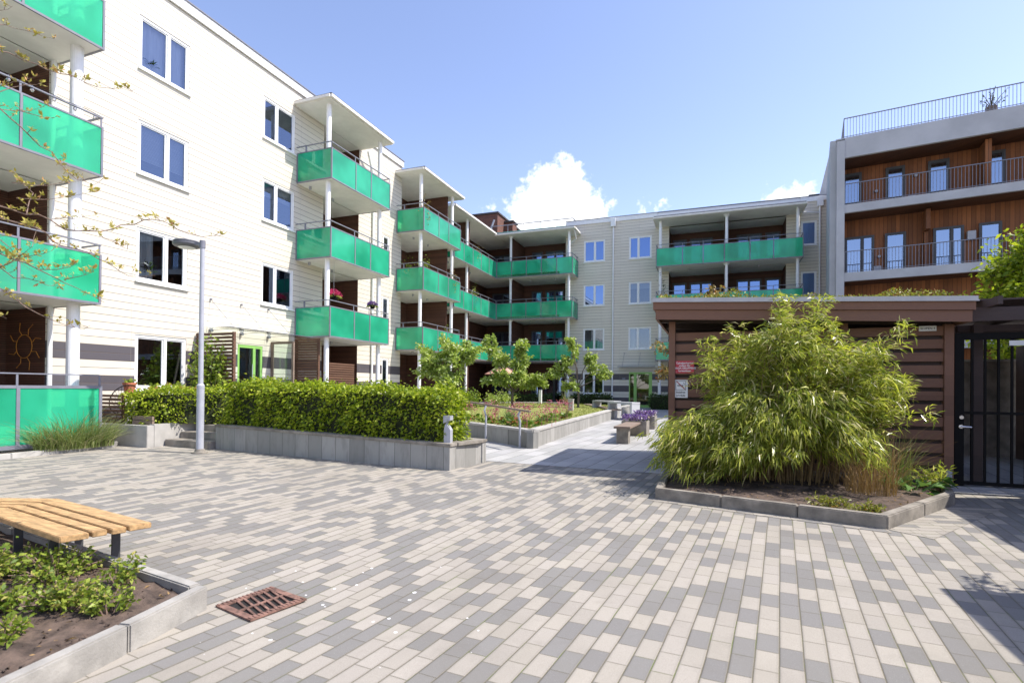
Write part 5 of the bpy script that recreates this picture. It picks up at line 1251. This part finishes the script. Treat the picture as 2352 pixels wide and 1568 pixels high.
# ------------------------------------------------------------------ garden: trees, flowers, hedges, benches
def tree(name, base, trunk_h, crown, label, mt, nl, L, r0=.05, nb=9, group=None, seed=1, cat='tree', wd=.55, lean=(0, 0)):
    """tapered trunk, limbs, twigs; leaf clusters spread along twigs. crown = list of (center, radius)"""
    R_ = random.Random(seed); t = thing(name, base, label, cat, group); b = MB(); P0 = Vector(base); fork = P0+Vector((lean[0], lean[1], trunk_h))
    b.tube([P0-Vector((0, 0, .1)), P0.lerp(fork, .5)+Vector((R_.gauss(0, .03), R_.gauss(0, .03), 0)), fork], [r0*1.25, r0, r0*.85], 9)
    C = []; D = []
    for c, rad_ in crown:
        c = Vector(c); mid = fork.lerp(c, .5)+Vector((R_.gauss(0, .12), R_.gauss(0, .12), .05)); b.tube([fork-Vector((0, 0, .05)), mid, c], [r0*.6, r0*.4, r0*.2], 7)
        for k in range(nb):
            d = Vector((R_.gauss(0, 1), R_.gauss(0, 1), R_.gauss(.15, .8))).normalized(); e = c+d*rad_*R_.uniform(.55, 1.1); s = mid.lerp(c, R_.uniform(.2, 1)); m2 = s.lerp(e, .5)+Vector((0, 0, R_.uniform(-.05, .1)*rad_)); b.tube([s, m2, e], [r0*.18, r0*.13, r0*.06], 5, False)
            for q in range(nl//(len(crown)*nb*5)+1):
                f = R_.uniform(.15, 1.05); cc = s.lerp(e, f)
                for _ in range(5):
                    C.append((cc.x+R_.gauss(0, .11*rad_), cc.y+R_.gauss(0, .11*rad_), cc.z+R_.gauss(0, .09*rad_))); D.append((d.x*.5+R_.gauss(0, .7), d.y*.5+R_.gauss(0, .7), R_.gauss(.15, .6)))
    b.build('trunk', M['bark'], t, recalc=False); l = Leaves(); n = len(C); l.quads(C, D, npr.uniform(.6, 1.3, n)*L, npr.uniform(.8, 1.2, n)*L*wd, droop=.2); l.build('crown', M[mt], t); return t
tree('apple_tree', (-8.75, 16.5, .62), .95, [((-8.9, 16.4, 2.1), .75), ((-8.2, 16.6, 2.6), .65), ((-9.3, 16.2, 2.75), .6), ((-8.6, 16.6, 3.1), .5), ((-7.9, 16.9, 3.0), .45), ((-8.5, 16.3, 1.75), .55)], 'broad young apple tree nearest the big hedge, left of the other two', 'apple', 5600, .14, .05, 10, 'apple trees on the lawn', 3)
tree('apple_tree', (-9.16, 24.34, .68), .75, [((-9.3, 24.2, 2.1), .75), ((-8.6, 24.6, 2.0), .75), ((-10.1, 23.9, 2.0), .7), ((-9.8, 24.0, 3.2), .65), ((-9.0, 24.4, 2.75), .7), ((-10.3, 23.9, 3.8), .4), ((-8.75, 24.3, 3.65), .4), ((-8.0, 24.8, 2.1), .5)], 'fuller apple tree in the middle of the lawn between the other two', 'apple', 6800, .17, .06, 10, 'apple trees on the lawn', 5)
tree('apple_tree', (-5.93, 24.49, .68), 1.0, [((-6.3, 24.3, 3.3), .55), ((-6.6, 24.2, 2.6), .5), ((-5.1, 24.8, 2.6), .55), ((-7.1, 24.0, 2.3), .4), ((-4.7, 25.0, 2.25), .35), ((-6.2, 24.4, 1.7), .45), ((-6.3, 24.3, 3.9), .25), ((-5.4, 24.7, 3.1), .35)], 'thin open apple tree at the right of the lawn with sky-lit gaps', 'apple', 2600, .16, .05, 8, 'apple trees on the lawn', 8)
shrub('garden_shrub', -10.0, 20.5, .65, .9, 1.0, 900, 'loose green shrub behind the apple tree at the lawn edge', 'clim', .12, 'shrub', None, .6, 14)
shrub('garden_shrub', -10.8, 26.8, .7, 1.0, .75, 900, 'rounded pale green shrub under the middle apple tree', 'apple', .11, 'shrub', None, .6, 14)
shrub('garden_shrub', -12.6, 24.5, .65, .8, 2.0, 900, 'tall dark shrub before the corner balconies', 'darkl', .14, 'shrub', None, .6, 14)
hedge('low_hedge', [(-12.6, 30.6), (-9.4, 31.1), (-9.4, 31.7), (-12.6, 31.3)], lambda x, y: .42, lambda x, y: 1.15, 2600, 'low dark hedge in front of the corner flats behind the lawn', 'hedge', .12, 'darkl', group='low hedges along the back wing')
hedge('low_hedge', [(-8.2, 32.3), (-5.9, 32.3), (-5.9, 33.0), (-8.2, 33.0)], lambda x, y: .42, lambda x, y: 1.2, 2200, 'low dark hedge under the ground floor window left of the back entrance', 'hedge', .12, 'darkl', group='low hedges along the back wing')
hedge('low_hedge', [(-3.42, 32.0), (-2.3, 32.0), (-2.3, 33.0), (-3.42, 33.0)], lambda x, y: .42, lambda x, y: 1.25, 1500, 'small box hedge right of the green back entrance door', 'hedge', .1, 'darkl', group='low hedges along the back wing')
# bergenias and flowers along the lawn wall
fl = [(-4.45, 12.85), (-4.75, 13.2), (-5.15, 13.3), (-5.6, 13.55), (-6.1, 13.9), (-6.6, 14.15), (-4.5, 13.6), (-4.45, 14.4), (-4.5, 15.2), (-4.5, 16.1), (-4.6, 17.0), (-7.1, 14.5)]
for i, (x, y) in enumerate(fl):
    z = lz(x, y); t = thing('bergenia_plant', (x, y, z), 'leafy bergenia with pink flower stalks in the row along the lawn wall', 'plant', 'bergenias along the lawn wall')
    l = Leaves(); N = 34; a = npr.uniform(0, 2*math.pi, N); d = np.stack([np.cos(a), np.sin(a), npr.uniform(.1, 1.2, N)], 1)
    l.quads(np.array([x, y, z+.05])+d*npr.uniform(.02, .2, N)[:, None]*np.array([1.1, 1.1, .6]), d, npr.uniform(.12, .24, N), npr.uniform(.08, .15, N), nrm=npr.normal(size=(N, 3))*.5+np.array([0, 0, 1]), droop=.25); l.build('foliage', M['berg'], t)
    s_ = Leaves(); f_ = Leaves()
    for k in range(5 if i % 3 else 8):
        px, py = x+rng.gauss(0, .2), y+rng.gauss(0, .2); h = rng.uniform(.3, .62); s_.ribbon([(px, py, z), (px+.01, py, z+h*.5), (px+rng.gauss(0, .03), py, z+h)], .016)
        N = 16; f_.quads(np.array([px, py, z+h-.02])+npr.normal(size=(N, 3))*np.array([.045, .045, .05]), npr.normal(size=(N, 3)), .045, .035)
    s_.build('stalks', M['rosy'], t); f_.build('flowers', M['rosy'], t)
grass_tuft('lavender_tuft', -5.25, 13.75, .58, 170, .6, .35, 'wispy grey-green upright tuft amid the bergenias near the handrail', 'hosta', 'plant', .012)
grass_tuft('lavender_tuft', -7.2, 27.2, .73, 130, .75, .45, 'wispy upright tuft at the far end of the lawn', 'grassb', 'plant', .02)
# benches and flower boxes along the path
def cbench(y0, y1, label):
    t = thing('bench', (-2.15, y0, gz(-2.1, y0)), label, 'bench', 'concrete-legged benches on the path'); z = gz(-2.1, y0)
    MB().box(-2.36, -1.94, y0, y1, z+.40, z+.455).build('seat', M['oldwood'], t, bevel=.006)
    MB().box(-2.30, -2.0, y0+.08, y0+.42, z, z+.399).build('leg', M['conc2'], t)
    if y1-y0 > 2.5: MB().box(-2.30, -2.0, y1-.4, y1-.1, z, z+.399).build('leg', M['conc2'], t)
    return t
cbench(13.62, 15.72, 'nearer dark-topped bench in the shed shadow left of the bamboo'); cbench(16.62, 18.1, 'second dark-topped bench between the two purple flower boxes')
for y, lb in ((15.75, 'nearer concrete box of purple violas at the end of the shaded bench'), (18.13, 'farther concrete box of pale lilac violas beyond the second bench')):
    t = thing('flower_box', (-2.15, y, gz(-2.1, y)), lb, 'flower box', 'concrete flower boxes on the path'); z = gz(-2.1, y)
    MB().box(-2.5, -1.78, y, y+.8, z, z+.44).build('box', M['conc2'], t, bevel=.01)
    l = Leaves(); N = 520; C = np.stack([npr.uniform(-2.5, -1.78, N), npr.uniform(y, y+.8, N), z+.44+npr.uniform(0, .16, N)], 1); l.quads(C, npr.normal(size=(N, 3))+np.array([0, 0, .6]), .06, .06); l.build('flowers', M['purple'], t)
    l = Leaves(); N = 200; C = np.stack([npr.uniform(-2.5, -1.78, N), npr.uniform(y, y+.8, N), z+.42+npr.uniform(0, .1, N)], 1); l.quads(C, npr.normal(size=(N, 3)), .06, .03); l.build('foliage', M['darkl'], t)
for (p, q), lb in ((((-5.2, 25.1), (-4.05, 24.35)), 'left one of the pale concrete table-benches beyond the lawn'), (((-4.1, 23.1), (-2.95, 22.35)), 'right one of the pale concrete table-benches, nearer the path')):
    t = thing('concrete_bench', (*p, .33), lb, 'bench', 'pale concrete benches'); p, q = Vector((*p, 0)), Vector((*q, 0)); d = (q-p).normalized(); nn = Vector((-d.y, d.x, 0))
    zt = 1.02; z0 = gz(p.x, p.y); b = MB(); b.bar(p+Vector((0, 0, zt)), q+Vector((0, 0, zt)), .5, .07); b.build('seat', M['bconc'], t)
    for e in (p+d*.06, q-d*.06): MB().bar(e+Vector((0, 0, z0)), e+Vector((0, 0, zt-.036)), .5, .1, up=tuple(d)).build('leg', M['bconc'], t)
t = thing('bollard_light', (-6.35, 21.7, .66), 'square pale post light standing at the right edge of the lawn', 'bollard'); MB().box(-6.55+.9, -6.35+.9, 21.6, 21.8, .6, 1.12).build('post', M['conc'], t, bevel=.01); MB().box(-5.66, -5.44, 21.59, 21.81, 1.122, 1.16).build('cap', M['conc'], t)
t = thing('bollard_light', (-9.0, 28.4, .7), 'slim pale post light at the far edge of the lawn', 'bollard'); MB().box(-9.1, -8.95, 28.3, 28.45, .6, 1.5).build('post', M['signw'], t); MB().box(-9.11, -8.94, 28.29, 28.46, 1.502, 1.53).build('cap', M['lsteel'], t)
pr_ = thing('parasol', (-12.9, 32.4, .6), 'faded pink parasol open under the corner balconies behind the trees', 'parasol')
b = MB(); n = 8; top = (-12.9, 32.4, 3.2); vs = [top]+[(-12.9+1.3*math.cos(a), 32.4+1.3*math.sin(a), 2.5) for a in [i*2*math.pi/n for i in range(n)]]; vs += [(x, y, z-.03) for x, y, z in vs]
b.add(vs, [(0, 1+i, 1+(i+1) % n) for i in range(n)]+[(n+1, n+2+(i+1) % n, n+2+i) for i in range(n)]+[(1+i, n+2+i, n+2+(i+1) % n, 1+(i+1) % n) for i in range(n)]); b.build('canopy', M['pink'], pr_)
MB().tube([(-12.9, 32.4, .6), (-12.9, 32.4, 3.2)], .025, 8).build('pole', M['oldwood'], pr_)
# bronze-leaved tree beyond the shed, bush beyond the gate
tree('bronze_tree', (-1.1, 24.0, .35), 2.0, [((-1.9, 23.6, 3.3), .7), ((-.2, 24.3, 5.3), .75), ((.6, 24.6, 4.9), .6), ((-.2, 24.0, 4.2), .7), ((-2.0, 23.6, 2.3), .45), ((.1, 24.0, 5.9), .4)], 'bronze-leaved young tree showing above and left of the shed', 'autumn', 1500, .15, .05, 9, None, 12)
tree('leafy_tree', (9.0, 20.4, .4), 2.2, [((9.3, 20.6, 4.2), 2.0), ((8.8, 20.0, 4.9), 1.2), ((9.6, 20.6, 5.6), 1.3), ((8.0, 19.8, 4.3), .95), ((9.0, 20.2, 5.6), 1.0), ((10.6, 21.2, 4.8), 1.6), ((8.7, 19.7, 3.5), .9), ((9.6, 20.2, 3.0), 1.6), ((8.4, 19.6, 2.6), 1.2), ((9.3, 20.5, 6.4), .6)], 'dense bright green leafy tree rising behind the pergola at the right edge', 'bush', 21000, .17, .09, 22, None, 21)
# bare budding tree leaning in from the left
ft = thing('budding_tree', (-5.6, 2.3, .15), 'budding tree whose thin twigs with yellow leaf buds reach in from the left', 'tree')
BRANCH = [(0.013,[[-5.04,2.23,2.92],[-4.91,2.3,2.9],[-4.92,2.37,2.9],[-4.92,2.46,2.89],[-4.9,2.53,2.91],[-4.82,2.57,2.87],[-4.72,2.56,2.82],[-4.57,2.53,2.76],[-4.42,2.5,2.73],[-4.3,2.51,2.72],[-4.21,2.56,2.72],[-4.2,2.64,2.76],[-4.24,2.72,2.82],[-4.21,2.8,2.84],[-4.15,2.83,2.88],[-4.04,2.82,2.87],[-3.88,2.79,2.83],[-3.75,2.76,2.78],[-3.66,2.75,2.73],[-3.61,2.79,2.71],[-3.59,2.88,2.71],[-3.6,2.96,2.74],[-3.59,3.03,2.76],[-3.56,3.05,2.78]]),(0.012,[[-4.96,2.23,2.82],[-4.74,2.22,2.77],[-4.55,2.22,2.72],[-4.4,2.26,2.68],[-4.39,2.31,2.66],[-4.44,2.38,2.62],[-4.47,2.45,2.61],[-4.42,2.52,2.6],[-4.32,2.54,2.57],[-4.18,2.52,2.51],[-4.04,2.48,2.47],[-3.91,2.46,2.42],[-3.85,2.47,2.38],[-3.84,2.52,2.36],[-3.85,2.6,2.37],[-3.83,2.7,2.4]]),(0.012,[[-4.92,2.21,2.58],[-4.75,2.23,2.52],[-4.55,2.21,2.46],[-4.38,2.19,2.42],[-4.26,2.2,2.37],[-4.21,2.26,2.33],[-4.21,2.33,2.3],[-4.23,2.42,2.28],[-4.23,2.47,2.26],[-4.18,2.5,2.23],[-4.05,2.49,2.18]]),(0.009,[[-4.91,2.24,2.46],[-4.76,2.24,2.42],[-4.67,2.27,2.35],[-4.65,2.34,2.36],[-4.66,2.43,2.35],[-4.7,2.49,2.34],[-4.66,2.54,2.34],[-4.58,2.53,2.3]]),(0.011,[[-4.91,2.23,3.65],[-4.77,2.22,3.56],[-4.7,2.25,3.49],[-4.7,2.32,3.45],[-4.73,2.39,3.42],[-4.76,2.46,3.39],[-4.71,2.51,3.36],[-4.62,2.51,3.27],[-4.47,2.49,3.16],[-4.32,2.46,3.08],[-4.21,2.44,3.05],[-4.15,2.47,3.02],[-4.16,2.52,3.07]]),(0.01,[[-5.14,2.33,4.14],[-5.16,2.4,4.16],[-5.2,2.47,4.2],[-5.17,2.54,4.18],[-5.05,2.58,4.14],[-4.9,2.57,4.06],[-4.7,2.56,3.98],[-4.55,2.54,3.93],[-4.42,2.56,3.86],[-4.38,2.62,3.85],[-4.35,2.71,3.88],[-4.37,2.79,3.93],[-4.35,2.85,3.93],[-4.31,2.86,3.95]]),(0.007,[[-4.95,2.26,3.72],[-4.92,2.29,3.74],[-4.93,2.36,3.81],[-4.92,2.45,3.88],[-4.93,2.52,3.92],[-4.89,2.54,3.95]]),(0.008,[[-5.25,2.39,3.87],[-5.29,2.46,3.94],[-5.28,2.54,4.02],[-5.16,2.6,4.06],[-5.04,2.6,4.06]]),(0.01,[[-4.91,2.24,2.34],[-4.74,2.23,2.27],[-4.54,2.21,2.19],[-4.4,2.21,2.12],[-4.33,2.24,2.08],[-4.33,2.31,2.05],[-4.35,2.39,2.03],[-4.35,2.47,2.01],[-4.3,2.51,2.0],[-4.22,2.5,2.02]]),(0.006,[[-4.89,2.25,2.12],[-4.76,2.24,2.08],[-4.72,2.26,2.06]]),(0.006,[[-5.39,2.45,4.56],[-5.42,2.52,4.62],[-5.41,2.56,4.65],[-5.34,2.56,4.66]]),(0.006,[[-5.11,2.34,4.32],[-5.12,2.41,4.36],[-5.15,2.49,4.39],[-5.09,2.57,4.4],[-5.0,2.6,4.36],[-4.84,2.59,4.3]]),(0.006,[[-4.88,2.35,3.09],[-4.77,2.45,3.09],[-4.78,2.53,3.12],[-4.78,2.61,3.17],[-4.67,2.69,3.2]]),(0.006,[[-4.94,2.41,3.0],[-4.9,2.51,3.02],[-4.9,2.6,3.05],[-4.87,2.66,3.08],[-4.74,2.7,3.1],[-4.52,2.72,3.11]]),(0.006,[[-4.53,2.42,2.8],[-4.46,2.47,2.82],[-4.46,2.54,2.83],[-4.49,2.62,2.88],[-4.49,2.69,2.91]]),(0.005,[[-4.21,2.54,2.71],[-4.19,2.57,2.67],[-4.19,2.64,2.66],[-4.21,2.73,2.64],[-4.19,2.8,2.63],[-4.2,2.81,2.56],[-4.18,2.77,2.46]]),(0.007,[[-4.94,2.26,3.6],[-4.91,2.29,3.61],[-4.91,2.37,3.64],[-4.91,2.46,3.68],[-4.89,2.53,3.74],[-4.81,2.57,3.8]]),(0.006,[[-4.73,2.3,3.58],[-4.56,2.3,3.52],[-4.48,2.34,3.5],[-4.47,2.4,3.52]]),(0.007,[[-4.77,2.39,2.86],[-4.82,2.43,2.97],[-4.89,2.49,3.06],[-5.03,2.52,3.13],[-5.14,2.51,3.22],[-5.2,2.46,3.28]]),(0.007,[[-4.9,2.25,2.43],[-4.69,2.24,2.44],[-4.51,2.24,2.5],[-4.42,2.25,2.55],[-4.46,2.28,2.63],[-4.54,2.34,2.72]]),(0.006,[[-4.75,2.3,2.49],[-4.56,2.29,2.5],[-4.35,2.28,2.5],[-4.24,2.27,2.51]]),(0.006,[[-4.55,2.35,2.42],[-4.37,2.37,2.41],[-4.19,2.35,2.41],[-4.06,2.32,2.42]]),(0.005,[[-4.37,2.42,2.35],[-4.22,2.42,2.36],[-4.07,2.39,2.36],[-3.94,2.36,2.37]]),(0.007,[[-4.89,2.24,2.69],[-4.75,2.24,2.61],[-4.69,2.26,2.56],[-4.71,2.32,2.48],[-4.7,2.41,2.42]])]
R_ = random.Random(5); b = MB(); lf = Leaves(); C = []; D = []
TX, TY = -5.6, 2.3
b.tube([(TX, TY, .05), (TX+.05, TY, 1.4), (TX-.02, TY+.05, 2.6), (TX+.04, TY+.1, 3.8), (TX, TY+.15, 4.6)], [.07, .055, .045, .03, .012], 10)
for r, P in BRANCH:
    P = [Vector(p) for p in P]; n = len(P)
    if P[0].x < -4.25 or True:
        near = Vector((TX, TY+.05, max(1.2, P[0].z-.25)))
        if r > .0075: P = [near, near.lerp(P[0], .5)+Vector((0, 0, .03))]+P; n += 2
    b.tube(P, [r*(1-.8*i/(n-1))*.55 for i in range(n)], 6, False)
    for i in range(n-1):
        L = (P[i+1]-P[i]).length; left = P[i].x < -3.55
        for k in range(max(1, int(L/(.06 if left else .085)))):
            if R_.random() > (.95 if left else .62): continue
            q = P[i].lerp(P[i+1], R_.random()); tip = q+Vector((R_.gauss(0, .018), R_.gauss(0, .018), R_.uniform(.004, .035)))
            b.tube([q, tip], [.0022, .0018], 4, False); sc = R_.uniform(.5, 1.25)*(1.1 if left else .75)
            for m_ in range(R_.randint(4, 10)):
                C.append(tip+Vector((R_.gauss(0, .007), R_.gauss(0, .007), R_.gauss(0, .006)))); D.append((R_.gauss(0, .8), R_.gauss(0, .8), .5+R_.gauss(0, .6))); lf_s = sc
            lf.quads(C, D, npr.uniform(.02, .042, len(C))*sc, npr.uniform(.012, .02, len(C))*sc); C = []; D = []
b.build('trunk', M['twig'], ft, recalc=False); lf.build('buds', M['bud'], ft)
